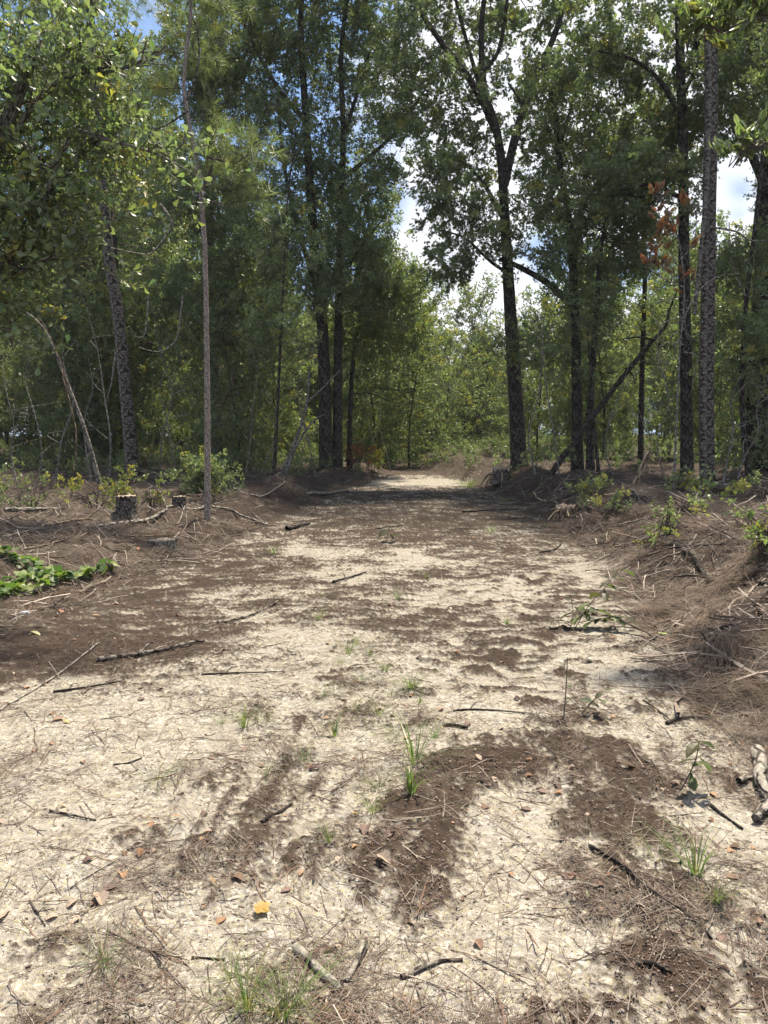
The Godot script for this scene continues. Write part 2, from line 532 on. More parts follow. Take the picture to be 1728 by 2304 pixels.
# bark: upright plates or ridges between dark cracks. Colours are picked along the plate's height; lichen is a separate patch.
func bark_material(dark: Color, mid: Color, light: Color, lichen: Color, lichen_share: float, tall: int, cell_freq: float, seed_: int) -> StandardMaterial3D:
	var w := 256
	var h := 512
	var cells := noise_image(FastNoiseLite.TYPE_CELLULAR, cell_freq, 1, seed_, w, h / tall, FastNoiseLite.RETURN_DISTANCE2_SUB)
	cells.resize(w, h, Image.INTERPOLATE_CUBIC)
	var fine := noise_image(FastNoiseLite.TYPE_SIMPLEX_SMOOTH, 0.05, 4, seed_ + 1, w, h / 2)
	fine.resize(w, h, Image.INTERPOLATE_CUBIC)
	var blot := noise_image(FastNoiseLite.TYPE_SIMPLEX_SMOOTH, 0.01, 3, seed_ + 2, w, h)
	cells.convert(Image.FORMAT_L8)
	fine.convert(Image.FORMAT_L8)
	blot.convert(Image.FORMAT_L8)
	var a := cells.get_data()
	var b := fine.get_data()
	var c := blot.get_data()
	var col := PackedByteArray()
	var hi := PackedByteArray()
	col.resize(w * h * 3)
	hi.resize(w * h)
	for i in w * h:
		var e := clampf(a[i] / 150.0, 0.0, 1.0)
		var g := b[i] / 255.0
		var plate := smoothstep(0.05, 0.5, e + (g - 0.5) * 0.4)
		var o := dark.lerp(mid.lerp(light, clampf(g * 1.9 - 0.5, 0.0, 1.0)), plate)
		if c[i] / 255.0 + (g - 0.5) * 0.25 > 1.0 - lichen_share: o = o.lerp(lichen, 0.4)
		col[i * 3] = int(o.r * 255.0)
		col[i * 3 + 1] = int(o.g * 255.0)
		col[i * 3 + 2] = int(o.b * 255.0)
		hi[i] = int(255.0 * clampf(plate * 0.7 + g * 0.3, 0.0, 1.0))
	var m := StandardMaterial3D.new()
	m.albedo_texture = ImageTexture.create_from_image(Image.create_from_data(w, h, false, Image.FORMAT_RGB8, col))
	m.heightmap_enabled = true
	m.heightmap_texture = ImageTexture.create_from_image(Image.create_from_data(w, h, false, Image.FORMAT_L8, hi))
	m.heightmap_scale = 1.6
	m.roughness = 0.9
	m.metallic_specular = 0.3
	return m

func plain_material(col: Color, rough: float, tinted := true) -> StandardMaterial3D:
	var m := StandardMaterial3D.new()
	m.albedo_color = col.linear_to_srgb()
	m.vertex_color_use_as_albedo = tinted
	m.roughness = rough
	m.metallic_specular = 0.35
	return m

func make_materials() -> void:
	# sand and soil grain: multiplies the ground's own colour
	var w := 1024
	var grit := noise_image(FastNoiseLite.TYPE_SIMPLEX, 0.32, 2, 11, w, w)
	var specks := noise_image(FastNoiseLite.TYPE_CELLULAR, 0.2, 1, 12, w, w, FastNoiseLite.RETURN_CELL_VALUE)
	var soft := noise_image(FastNoiseLite.TYPE_SIMPLEX_SMOOTH, 0.03, 3, 13, w, w)
	grit.convert(Image.FORMAT_L8)
	specks.convert(Image.FORMAT_L8)
	soft.convert(Image.FORMAT_L8)
	var a := grit.get_data()
	var b := specks.get_data()
	var c := soft.get_data()
	var col := PackedByteArray()
	var hi := PackedByteArray()
	col.resize(w * w * 3)
	hi.resize(w * w)
	for i in w * w:
		var g := 0.72 + 0.42 * (a[i] / 255.0 - 0.5) + 0.22 * (c[i] / 255.0 - 0.5)
		var k := b[i]
		var warm := 1.0
		if k > 244: g *= 0.7
		elif k > 215: g *= 0.9
		elif k < 30: g *= 1.18
		elif k < 60: warm = 0.9
		g = clampf(g, 0.1, 1.0)
		col[i * 3] = int(g * 255.0)
		col[i * 3 + 1] = int(g * 252.0)
		col[i * 3 + 2] = int(g * warm * 248.0)
		hi[i] = int(clampf(g, 0.0, 1.0) * 255.0)
	var m := StandardMaterial3D.new()
	m.vertex_color_use_as_albedo = true
	m.albedo_texture = ImageTexture.create_from_image(Image.create_from_data(w, w, false, Image.FORMAT_RGB8, col))
	m.heightmap_enabled = true
	m.heightmap_texture = ImageTexture.create_from_image(Image.create_from_data(w, w, false, Image.FORMAT_L8, hi))
	m.heightmap_scale = 0.35
	m.roughness = 0.95
	m.metallic_specular = 0.25
	M.ground = m
	M.oak_bark = bark_material(Color(0.12, 0.105, 0.095), Color(0.235, 0.21, 0.195), Color(0.33, 0.31, 0.285), Color(0.45, 0.46, 0.42), 0.26, 4, 0.022, 21)
	M.pine_bark = bark_material(Color(0.12, 0.1, 0.09), Color(0.235, 0.205, 0.19), Color(0.36, 0.33, 0.31), Color(0.6, 0.6, 0.56), 0.42, 2, 0.016, 31)
	M.young_pine_bark = bark_material(Color(0.4, 0.35, 0.32), Color(0.5, 0.455, 0.425), Color(0.6, 0.56, 0.53), Color(0.66, 0.65, 0.62), 0.3, 1, 0.03, 35)
	M.grey_bark = bark_material(Color(0.24, 0.22, 0.2), Color(0.42, 0.4, 0.375), Color(0.52, 0.5, 0.47), Color(0.58, 0.6, 0.54), 0.25, 4, 0.03, 41)
	M.bare_wood = bark_material(Color(0.25, 0.2, 0.16), Color(0.47, 0.4, 0.33), Color(0.62, 0.56, 0.48), Color(0.5, 0.4, 0.3), 0.2, 8, 0.03, 51)
	M.twig = plain_material(Color(0.075, 0.06, 0.05), 0.9, false)
	var lf := plain_material(Color(1, 1, 1), 0.42)
	lf.metallic_specular = 0.5
	lf.backlight_enabled = true
	lf.backlight = Color(0.93, 1.0, 0.72)
	M.leaf = lf
	M.litter = plain_material(Color(1, 1, 1), 0.9)
	M.dry_leaf = plain_material(Color(1, 1, 1), 0.7)
	M.dry_leaf.backlight_enabled = true
	M.dry_leaf.backlight = Color(0.5, 0.4, 0.3)

func make_sky() -> Sky:
	var w := 1024
	var h := 512
	var f := FastNoiseLite.new()
	f.seed = 5
	f.frequency = 1.0
	f.fractal_octaves = 6
	var im := Image.create(w, h, false, Image.FORMAT_RGBF)
	for j in h:
		var up := PI * (0.5 - (j + 0.5) / h)
		for i in w:
			var az := TAU * (i + 0.5) / w
			var y := maxf(sin(up), 0.0)
			var q := Vector2(cos(az), sin(az)) * cos(up) / (y + 0.35)
			var n := f.get_noise_3d(q.x * 1.3, q.y * 1.3, 0.7) + 0.4 * f.get_noise_3d(q.x * 3.1, q.y * 3.1, 4.0)
			var cloud := smoothstep(-0.16, 0.2, n + 0.05)
			var blue := Color(0.09, 0.17, 0.34).lerp(Color(0.24, 0.31, 0.4), pow(1.0 - y, 3.0))
			var white := Color(0.46, 0.472, 0.5) * (0.92 + 0.25 * clampf(n, -0.3, 0.5))
			im.set_pixel(i, j, blue.lerp(white, cloud))
	var p := PanoramaSkyMaterial.new()
	p.panorama = ImageTexture.create_from_image(im)
	var s := Sky.new()
	s.sky_material = p
	return s

# ---------------------------------------------------------------- the scene
func _ready() -> void:
	var cam := Camera3D.new()
	cam.name = "camera"
	cam.fov = 70.0
	cam.position = Vector3(0, 1.6, 0)
	cam.rotation_degrees = Vector3(-5.3, 0, 0)
	cam.near = 0.05
	cam.far = 600.0
	add_child(cam)
	cam.current = true
	var env := Environment.new()
	env.background_mode = Environment.BG_SKY
	env.sky = make_sky()
	env.sky_rotation = Vector3(0, 5.36, 0)
	env.tonemap_mode = Environment.TONE_MAPPER_LINEAR
	env.tonemap_exposure = 2.75
	env.fog_enabled = true
	env.fog_density = 0.0003
	env.fog_light_color = Color(0.88, 0.92, 0.96)
	env.sdfgi_enabled = true
	env.ssao_enabled = true
	env.ssil_enabled = true
	var we := WorldEnvironment.new()
	we.name = "surroundings"
	we.environment = env
	add_child(we)
	var sun := DirectionalLight3D.new()
	sun.name = "sun"
	sun.light_energy = 1.6
	sun.light_color = Color(1.0, 0.95, 0.86)
	sun.light_angular_distance = 2.5
	sun.shadow_enabled = true
	sun.rotation_degrees = Vector3(-69.0, 180.0 - 30.0, 0)   # high, beyond the trees and to the side of the pine
	add_child(sun)

	rng.seed = 77
	nz.seed = 3
	nz.frequency = 0.01
	nz.fractal_octaves = 3
	nm.seed = 4
	nm.frequency = 0.01
	nm.fractal_octaves = 3
	nb.seed = 6
	nb.frequency = 0.01
	nb.fractal_octaves = 2
	var t0 := Time.get_ticks_msec()
	make_materials()
	lay_patches()
	build_ground()
	print("ground done ", Time.get_ticks_msec() - t0)
	big_trees()
	print("big trees ", Time.get_ticks_msec() - t0)
	wood_behind()
	litter()
	print("litter ", Time.get_ticks_msec() - t0)
	ground_things()
	print("wood ", Time.get_ticks_msec() - t0)

# ---------------------------------------------------------------- the trees that stand along the clearing
# leaf colours by kind of tree, the yellower young ones also lightened as if sunlit; half of a leaf's light is scattered back and half passes through, so the colour is twice what one side reflects
const OAK_LEAF := Color(0.188, 0.228, 0.133)
const GUM_LEAF := Color(0.188, 0.228, 0.133)
const YOUNG_SUNLIT_LEAF := Color(0.205, 0.248, 0.128)
const PINE := Color(0.17, 0.2, 0.105)

func big_trees() -> void:
	var o := tree("oak_tree", "forked dark oak with a bare brown scar low on its trunk beside the track end", "tree", [Vector3(4.277, 0.573, -23.1), Vector3(4.138, 2.747, -23.1), Vector3(3.938, 5.306, -23.1), Vector3(3.83, 6.705, -23.1), Vector3(3.705, 8.363, -23.1), Vector3(3.565, 10.134, -23.1), Vector3(3.367, 11.211, -23.1), Vector3(3.017, 12.279, -23.1), Vector3(2.913, 13.993, -23.1), Vector3(3.062, 15.295, -23.1)], 0.28, 0.065, M.oak_bark)
	limb(o, [Vector3(3.66, 9.456, -23.1), Vector3(4.067, 11.211, -23.1), Vector3(4.666, 12.809, -23.1), Vector3(5.13, 13.862, -23.1), Vector3(5.487, 15.166, -23.1), Vector3(5.752, 16.711, -23.1)], 0.14, 0.05, M.oak_bark)
	limb(o, [Vector3(3.369, 11.077, -23.1), Vector3(2.882, 11.749, -22.66), Vector3(2.281, 12.382, -22.22), Vector3(1.517, 13.101, -21.9), Vector3(0.718, 14.161, -21.7), Vector3(0.134, 15.306, -21.5)], 0.12, 0.04, M.oak_bark)
	limb(o, [Vector3(3.065, 12.906, -23.3), Vector3(3.504, 13.571, -23.3), Vector3(3.757, 15.283, -23.3)], 0.07, 0.04, M.oak_bark)
	limb(o, [Vector3(3.171, 12.142, -24), Vector3(2.451, 14.476, -24), Vector3(2.08, 15.829, -24)], 0.08, 0.04, M.oak_bark)
	limb(o, [Vector3(3.731, 6.731, -22.6), Vector3(3.21, 7.07, -22.6), Vector3(2.437, 7.746, -22.6), Vector3(1.811, 7.948, -22.6)], 0.06, 0.02, M.oak_bark)
	limb(o, [Vector3(3.584, 8.411, -22.8), Vector3(2.928, 9.488, -22.8), Vector3(2.227, 10.09, -22.8), Vector3(1.393, 10.357, -22.8)], 0.08, 0.02, M.oak_bark)
	limb(o, [Vector3(4.148, 11.351, -22.8), Vector3(4.029, 11.812, -22.8), Vector3(3.692, 12.271, -22.8)], 0.06, 0.03, M.oak_bark)
	crown(o, [[Vector3(2.512, 14.798, -24.6), 1.713, 1.557, 1.5, 170], [Vector3(4.756, 15.186, -24.8), 1.727, 1.413, 1.5, 170], [Vector3(5.22, 12.121, -24.6), 1.402, 1.246, 1.4, 170], [Vector3(1.816, 11.569, -23), 1.092, 1.311, 1.5, 140], [Vector3(1.518, 9.186, -22.5), 1.211, 0.712, 1.2, 115], [Vector3(2.434, 8.172, -22), 1.254, 0.975, 1.4, 130], [Vector3(4.888, 9.966, -24.6), 1.246, 1.402, 1.3, 110],
		[Vector3(1.972, 6.991, -22), 0.836, 0.501, 1.1, 66], [Vector3(3.138, 16.773, -23), 4.66, 1.893, 3.5, 500], [Vector3(2.827, 10.9, -24.4), 1.236, 1.081, 1.3, 100], [Vector3(3.392, 13.02, -24.4), 0.927, 0.927, 1, 40], [Vector3(6.074, 13.674, -23.5), 1.339, 1.339, 1.8, 140], [Vector3(0.749, 13.288, -22.5), 0.855, 1.14, 1.3, 110]], "star", OAK_LEAF, M.twig, false, 1.0, 0.5)

	o = tree("oak_tree", "tall dark oak, thickest of the close clump of trunks beside the track", "tree", [Vector3(-2.08, 0.527, -26.4), Vector3(-2.135, 4.218, -26.4), Vector3(-2.248, 6.638, -26.4), Vector3(-2.501, 9.33, -26.4), Vector3(-2.749, 13.652, -26.4), Vector3(-2.837, 15.913, -26.4), Vector3(-2.738, 17.842, -26.4)], 0.27, 0.08, M.oak_bark)
	limb(o, [Vector3(-2.262, 6.758, -26.2), Vector3(-3.045, 9.271, -26.2), Vector3(-3.497, 11.586, -26.2), Vector3(-3.626, 13.862, -26.2)], 0.1, 0.03, M.oak_bark)
	limb(o, [Vector3(-2.669, 12.569, -26), Vector3(-3.6, 13.619, -26), Vector3(-4.514, 15.254, -26), Vector3(-5.106, 16.869, -26)], 0.09, 0.03, M.oak_bark)
	crown(o, [[Vector3(-3.831, 14.811, -26.6), 1.852, 2.021, 1.8, 330], [Vector3(-2.323, 16.515, -27.8), 1.936, 1.936, 1.6, 330], [Vector3(-3.31, 11.662, -26), 1.481, 1.481, 1.8, 300], [Vector3(-4.72, 15.714, -25.5), 1.453, 1.453, 1.8, 260], [Vector3(-2.337, 10.434, -27.4), 1.214, 1.388, 1.2, 160], [Vector3(-3.745, 9.066, -25.5), 1.292, 1.13, 1.6, 220], [Vector3(-2.917, 18.608, -26), 3.292, 1.975, 3, 500], [Vector3(-3.039, 7.659, -26), 1.152, 0.988, 1.4, 160]], "broad", GUM_LEAF, M.twig, false, 1.0, 0.35)
	o = tree("oak_tree", "slimmer dark oak with limbs reaching over the track, next in the clump of trunks", "tree", [Vector3(-1.692, 0.485, -26.6), Vector3(-1.627, 5.868, -26.6), Vector3(-1.525, 9.388, -26.6), Vector3(-1.429, 12.204, -26.6), Vector3(-1.461, 15.266, -26.6), Vector3(-1.068, 17.668, -26.6)], 0.2, 0.06, M.oak_bark)
	limb(o, [Vector3(-1.495, 10.665, -26.2), Vector3(-0.621, 11.226, -25.85), Vector3(0.317, 11.914, -25.5), Vector3(1.152, 12.909, -25.25), Vector3(1.663, 13.731, -25)], 0.09, 0.02, M.oak_bark)
	limb(o, [Vector3(-1.424, 12.164, -26.5), Vector3(-0.92, 13.698, -26.5), Vector3(-0.47, 15.064, -26.5), Vector3(0.325, 16.417, -26.5)], 0.08, 0.02, M.oak_bark)
	limb(o, [Vector3(-1.517, 7.346, -26), Vector3(-0.631, 8.593, -26), Vector3(0.008, 9.367, -26)], 0.06, 0.02, M.oak_bark)
	crown(o, [[Vector3(-0.477, 15.932, -27), 1.709, 1.538, 1.7, 260], [Vector3(-1.16, 13.723, -27.6), 1.398, 1.573, 1.4, 200], [Vector3(0.615, 13.394, -25.2), 1.117, 1.117, 1.5, 160], [Vector3(-0.78, 10.375, -25.8), 1.143, 0.98, 1.5, 190], [Vector3(0.392, 11.538, -25.3), 0.881, 0.721, 1, 95], [Vector3(-0.791, 8.593, -26), 1.152, 0.988, 1.5, 200], [Vector3(0.087, 7.389, -25.5), 0.888, 0.726, 1.3, 120], [Vector3(0.25, 6.325, -26), 0.988, 0.741, 1.3, 130], [Vector3(-0.454, 18.464, -26), 3.292, 1.975, 3, 450], [Vector3(-1.411, 6.928, -25.5), 1.13, 0.969, 1.5, 170]], "broad", GUM_LEAF, M.twig, false, 1.0, 0.35)
	o = tree("oak_tree", "thin straight young oak at the track side of the trunk clump", "tree", [Vector3(-1.32, 0.497, -28), Vector3(-1.274, 2.99, -28), Vector3(-1.125, 5.066, -28), Vector3(-0.772, 6.943, -28), Vector3(-0.509, 8.461, -28), Vector3(-0.421, 9.798, -28)], 0.12, 0.04, M.oak_bark)
	crown(o, [[Vector3(-0.164, 7.451, -28), 1.418, 1.241, 1.6, 240], [Vector3(-1.035, 6.092, -28), 1.418, 1.064, 1.5, 200], [Vector3(0.692, 6.012, -27.5), 0.958, 0.696, 1.3, 110], [Vector3(0.009, 5.127, -28.5), 1.263, 0.902, 1.4, 160]], "broad", YOUNG_SUNLIT_LEAF, M.twig, false, 1.0, 0.3)
	limb(o, [Vector3(-1.219, 3.512, -28), Vector3(-0.517, 3.512, -28), Vector3(0.36, 3.164, -28)], 0.03, 0.01, M.oak_bark)

	o = tree("oak_tree", "big grey trunked oak with a crooked broken snag, behind the thin pine", "tree", [Vector3(-6.662, 0.608, -28.9), Vector3(-6.635, 3.573, -28.9), Vector3(-6.684, 7.115, -28.9), Vector3(-6.706, 9.373, -28.9), Vector3(-6.57, 13.121, -28.9), Vector3(-6.376, 16.448, -28.9), Vector3(-6.251, 19.057, -28.9)], 0.32, 0.1, M.grey_bark)
	limb(o, [Vector3(-6.408, 2.922, -28.4), Vector3(-6.133, 3.328, -28.4), Vector3(-5.858, 3.75, -28.4), Vector3(-5.707, 4.207, -28.4), Vector3(-5.845, 4.417, -28.4)], 0.15, 0.1, M.bare_wood, "broken_snag", 0.02)
	limb(o, [Vector3(-5.796, 4.207, -28.4), Vector3(-6.015, 4.766, -28.4), Vector3(-6.219, 5.202, -28.4), Vector3(-6.387, 5.637, -28.4)], 0.08, 0.03, M.bare_wood, "broken_snag", 0.01)
	limb(o, [Vector3(-6.558, 8.584, -28.5), Vector3(-7.153, 10.114, -28.5), Vector3(-7.83, 10.957, -28.5)], 0.09, 0.03, M.grey_bark)
	limb(o, [Vector3(-6.335, 13.412, -28), Vector3(-5.226, 14.705, -28), Vector3(-4.528, 16.145, -28), Vector3(-3.175, 16.939, -28)], 0.1, 0.03, M.grey_bark)
	crown(o, [[Vector3(-6.137, 16.89, -28.5), 1.624, 1.624, 2.2, 400], [Vector3(-5.57, 14.383, -28), 1.241, 1.241, 1.8, 260], [Vector3(-7.038, 14.939, -28.5), 1.263, 1.624, 2, 300], [Vector3(-5.291, 11.123, -28), 1.418, 1.241, 2, 260], [Vector3(-6.792, 10.62, -28.5), 1.443, 1.443, 2, 280], [Vector3(-4.994, 8.461, -28), 1.595, 1.418, 2, 300], [Vector3(-7.096, 7.112, -28), 1.595, 1.418, 2, 280], [Vector3(-4.77, 6.173, -28.5), 1.443, 1.083, 2, 240]], "broad", OAK_LEAF, M.twig, false, 1.05, 0.35)

	# pines
	o = tree("pine_tree", "leaning brown pine trunk behind the cut stumps", "tree", [Vector3(-7.008, 0.468, -20.5), Vector3(-7.159, 3, -20.5), Vector3(-7.305, 5.139, -20.5), Vector3(-7.495, 6.623, -20.5), Vector3(-7.648, 9.414, -20.5), Vector3(-7.748, 11.782, -20.5), Vector3(-7.801, 13.983, -20.5)], 0.2, 0.1, M.pine_bark)
	crown(o, [[Vector3(-7.793, 14.212, -20.5), 2.596, 1.168, 2, 160], [Vector3(-8.698, 12.946, -20.5), 0.908, 0.649, 1.2, 60]], "needle", PINE, M.twig, false, 1.4, 0.2)
	o = tree("pine_tree", "slender scaly pine sapling with a bent top at the clearing edge", "tree", [Vector3(-3.11, 0.192, -12.8), Vector3(-3.068, 2.076, -12.8), Vector3(-3.047, 4.429, -12.8), Vector3(-3.071, 5.424, -12.8), Vector3(-3.132, 6.179, -12.8), Vector3(-3.268, 7, -12.8), Vector3(-3.34, 7.517, -12.8), Vector3(-3.279, 8.103, -12.8), Vector3(-3.196, 8.684, -12.8), Vector3(-3.233, 9.332, -12.8)], 0.062, 0.026, M.young_pine_bark, "", 0.006, 0.02, 14)
	limb(o, [Vector3(-3.28, 7.288, -12.7), Vector3(-3.169, 7.471, -12.7), Vector3(-3.049, 7.98, -12.7), Vector3(-3.076, 8.485, -12.7)], 0.022, 0.01, M.pine_bark, "branch", 0.002)
	limb(o, [Vector3(-3.047, 5.662, -12.6), Vector3(-2.772, 5.588, -12.6), Vector3(-2.385, 5.625, -12.6), Vector3(-2.076, 5.7, -12.6)], 0.016, 0.006, M.pine_bark, "branch", 0.002)
	limb(o, [Vector3(-3.088, 6.326, -12.4), Vector3(-2.713, 6.217, -12.4), Vector3(-2.374, 6.196, -12.4), Vector3(-2.03, 6.471, -12.4), Vector3(-1.876, 6.687, -12.4)], 0.02, 0.006, M.pine_bark, "branch", 0.002)
	limb(o, [Vector3(-3.211, 7.018, -12.5), Vector3(-3.557, 6.801, -12.5), Vector3(-3.94, 6.656, -12.5)], 0.018, 0.006, M.pine_bark, "branch", 0.002)
	crown(o, [[Vector3(-3.183, 8.735, -13.3), 0.758, 0.674, 0.5, 46], [Vector3(-3.673, 8.282, -13.3), 0.674, 0.421, 0.5, 30], [Vector3(-3.888, 7.563, -12.9), 0.572, 0.408, 0.5, 22], [Vector3(-2.679, 6.366, -12.6), 0.399, 0.319, 0.4, 22], [Vector3(-2.237, 6.474, -12.5), 0.475, 0.317, 0.4, 22], [Vector3(-3.532, 5.996, -12.6), 0.319, 0.239, 0.4, 10], [Vector3(-2.153, 5.7, -12.6), 0.479, 0.319, 0.4, 18], [Vector3(-2.896, 7.211, -13.3), 0.337, 0.337, 0.4, 10], [Vector3(-2.535, 5.885, -12.6), 0.319, 0.279, 0.3, 12], [Vector3(-3.119, 9.332, -12.8), 1.053, 0.567, 0.8, 60]], "needle", PINE, M.twig, false, 1.15, 0.1, 2.0)

	# trees on the other bank
	o = tree("oak_tree", "dark oak with a limb crossing to the forked oak, above the leaning log", "tree", [Vector3(5.657, 0.595, -21.4), Vector3(5.583, 3.061, -21.4), Vector3(5.453, 5.683, -21.4), Vector3(5.243, 7.866, -21.4), Vector3(4.9, 9.757, -21.4), Vector3(4.727, 11.123, -21.4), Vector3(4.251, 12.351, -21.4)], 0.19, 0.05, M.oak_bark)
	limb(o, [Vector3(5.458, 5.489, -21.4), Vector3(4.721, 6.287, -21.8), Vector3(3.936, 6.975, -22.6), Vector3(3.549, 7.236, -23)], 0.1, 0.07, M.oak_bark)
	limb(o, [Vector3(4.9, 9.757, -21.4), Vector3(5.127, 10.628, -21.4), Vector3(5.426, 11.616, -21.4)], 0.06, 0.02, M.oak_bark)
	limb(o, [Vector3(5.164, 7.499, -21), Vector3(5.84, 8.742, -21), Vector3(6.388, 9.727, -21)], 0.06, 0.02, M.oak_bark)
	crown(o, [[Vector3(4.795, 11, -21.4), 1.084, 1.084, 1.6, 170], [Vector3(6.266, 10.399, -22.4), 1.276, 1.135, 1.4, 140], [Vector3(5.11, 8.5, -21.4), 1.084, 0.948, 1.5, 140], [Vector3(6.049, 8.122, -21), 1.064, 0.798, 1.5, 130], [Vector3(4.4, 6.997, -21), 1.064, 0.798, 1.4, 90], [Vector3(5.705, 6.494, -21), 1.197, 0.798, 1.5, 110], [Vector3(4.39, 4.525, -22), 0.975, 0.418, 1, 40], [Vector3(4.864, 4.011, -20.5), 0.649, 0.389, 1, 40]], "broad", OAK_LEAF, M.twig, false, 0.95, 0.4)
	o = tree("oak_tree", "thin leaning oak just beyond the crossing limb", "tree", [Vector3(5.867, 0.623, -20.8), Vector3(5.828, 2.633, -20.8), Vector3(5.931, 5.569, -20.8), Vector3(6.028, 7.195, -20.8), Vector3(6.356, 8.674, -20.8), Vector3(6.517, 9.649, -20.8)], 0.12, 0.04, M.oak_bark)
	crown(o, [[Vector3(6.438, 8.912, -21.5), 1.089, 0.953, 1.5, 220], [Vector3(7.011, 7.383, -21.5), 1.089, 0.817, 1.4, 180], [Vector3(7.459, 9.795, -21.5), 0.953, 0.953, 1.4, 180]], "broad", GUM_LEAF, M.twig, false, 0.95, 0.4)
	o = tree("young_tree", "pencil thin dark sapling rising beside the leaning log", "tree", [Vector3(5.855, 0.589, -19.9), Vector3(5.689, 2.092, -19.9), Vector3(5.55, 3.574, -19.9), Vector3(5.419, 4.793, -19.9)], 0.05, 0.03, M.oak_bark, "", 0.004, 0.03, 10)
	crown(o, [[Vector3(5.53, 5.031, -20.6), 0.652, 0.522, 0.9, 60]], "broad", GUM_LEAF, M.twig, false, 0.9, 0.3)
	o = tree("young_tree", "slim straight dark pole of a tree with few leaves, between log and pine", "tree", [Vector3(8.126, 0.657, -23.2), Vector3(8.078, 3.901, -23.2), Vector3(8.072, 6.727, -23.2), Vector3(7.919, 9.217, -23.2), Vector3(7.766, 10.443, -23.2)], 0.1, 0.05, M.oak_bark, "", 0.006, 0.04, 12)
	crown(o, [[Vector3(7.613, 10.848, -23.2), 1.175, 0.881, 1.4, 150], [Vector3(8.72, 5.29, -23), 1.019, 0.728, 1.4, 120]], "broad", OAK_LEAF, M.twig, false, 1.0, 0.4)
	o = tree("oak_tree", "straight black trunked oak just behind the rough pine", "tree", [Vector3(7.962, 0.552, -19.2), Vector3(7.825, 3.504, -19.2), Vector3(7.688, 5.843, -19.2), Vector3(7.524, 9.254, -19.2), Vector3(7.403, 10.916, -19.2), Vector3(7.272, 13.198, -19.2)], 0.17, 0.1, M.oak_bark)
	limb(o, [Vector3(7.417, 9.616, -19), Vector3(6.832, 10.43, -18.867), Vector3(6.089, 10.904, -18.733), Vector3(5.145, 11.05, -18.6)], 0.08, 0.02, M.oak_bark)
	limb(o, [Vector3(7.512, 7.726, -19), Vector3(6.734, 8.062, -19), Vector3(5.925, 7.95, -19)], 0.06, 0.02, M.oak_bark)
	limb(o, [Vector3(7.463, 10.255, -19.2), Vector3(7.968, 11.246, -19.2), Vector3(8.517, 11.901, -19.2)], 0.06, 0.02, M.oak_bark)
	crown(o, [[Vector3(7.214, 11.762, -20), 1.393, 1.14, 1.4, 190], [Vector3(5.592, 11.47, -19), 1.083, 0.962, 1.5, 150], [Vector3(6.911, 10.037, -20), 1.14, 0.886, 1.3, 130], [Vector3(5.922, 8.062, -19), 1.083, 0.481, 1.3, 120], [Vector3(7.906, 10.165, -19.5), 0.864, 0.988, 1.4, 120], [Vector3(8.533, 12.062, -19.5), 1.111, 0.988, 1.5, 150], [Vector3(6.647, 13.924, -19), 3.128, 1.323, 2.6, 350], [Vector3(7.206, 7.822, -19.3), 0.733, 0.733, 1.2, 110], [Vector3(9.092, 10.037, -20), 0.76, 0.886, 1.4, 120]], "star", OAK_LEAF, M.twig, false, 0.85, 0.45)
	o = tree("pine_tree", "big rough pine with flaky lichen spotted bark at the clearing edge", "tree", [Vector3(7.222, 0.503, -16.3), Vector3(7.111, 2.713, -16.3), Vector3(7.05, 5.203, -16.3), Vector3(7.001, 7.144, -16.3), Vector3(6.962, 9.041, -16.3), Vector3(6.816, 11.628, -16.3)], 0.165, 0.125, M.pine_bark, "", 0.013, 0.05, 26)
	limb(o, [Vector3(6.696, 4.379, -16.1), Vector3(6.745, 5.158, -16.1), Vector3(6.818, 6.314, -16.1), Vector3(6.858, 7.265, -16.1), Vector3(6.847, 8.018, -16.1)], 0.04, 0.05, M.pine_bark, "clinging_stem", 0.01)
	limb(o, [Vector3(6.897, 6.19, -16), Vector3(7.471, 6.094, -16), Vector3(7.823, 5.904, -16), Vector3(8.46, 5.951, -16)], 0.02, 0.008, M.grey_bark)
	crown(o, [[Vector3(6.757, 12.353, -16.3), 2.064, 0.826, 2, 90]], "needle", PINE, M.twig, false, 1.3)
	o = tree("young_tree", "slightly crooked slim tree standing between the rough pine and the ivy clad trunk", "tree", [Vector3(8.62, 0.552, -17.2), Vector3(8.369, 2.24, -17.2), Vector3(8.315, 4.36, -17.2), Vector3(8.453, 6.431, -17.2), Vector3(8.55, 7.955, -17.2), Vector3(8.644, 9.452, -17.2), Vector3(8.66, 10.828, -17.2)], 0.07, 0.035, M.oak_bark, "", 0.005, 0.03, 12)
	limb(o, [Vector3(8.212, 4.947, -17), Vector3(7.86, 5.766, -17), Vector3(7.772, 6.577, -17)], 0.02, 0.01, M.grey_bark)
	crown(o, [[Vector3(8.378, 10.241, -17.2), 0.871, 0.871, 1.3, 190], [Vector3(8.527, 5.783, -17.5), 0.665, 0.554, 1, 100], [Vector3(8.402, 3.766, -17.5), 0.665, 0.776, 1, 110]], "broad", OAK_LEAF, M.twig, false, 0.9, 0.4)
	o = tree("oak_tree", "thick trunk wrapped in ivy at the picture edge beyond the slim crooked tree", "tree", [Vector3(10.138, 0.6, -19.7), Vector3(9.977, 2.945, -19.7), Vector3(10.005, 5.954, -19.7), Vector3(10.012, 8.3, -19.7), Vector3(9.992, 11.159, -19.7), Vector3(9.976, 13.39, -19.7)], 0.33, 0.2, M.oak_bark)
	limb(o, [Vector3(9.898, 8.002, -19.5), Vector3(9.111, 9.6, -19.5), Vector3(8.536, 10.614, -19.5), Vector3(7.845, 11.73, -19.5)], 0.12, 0.05, M.oak_bark)
	var ivy := []
	for i in 24: ivy.append([(Vector3(10.019, 2.578, -19.7) as Vector3).lerp(Vector3(10.017, 9.682, -19.7), i / 23.0), 0.36, 0.3, 0.36, 14])
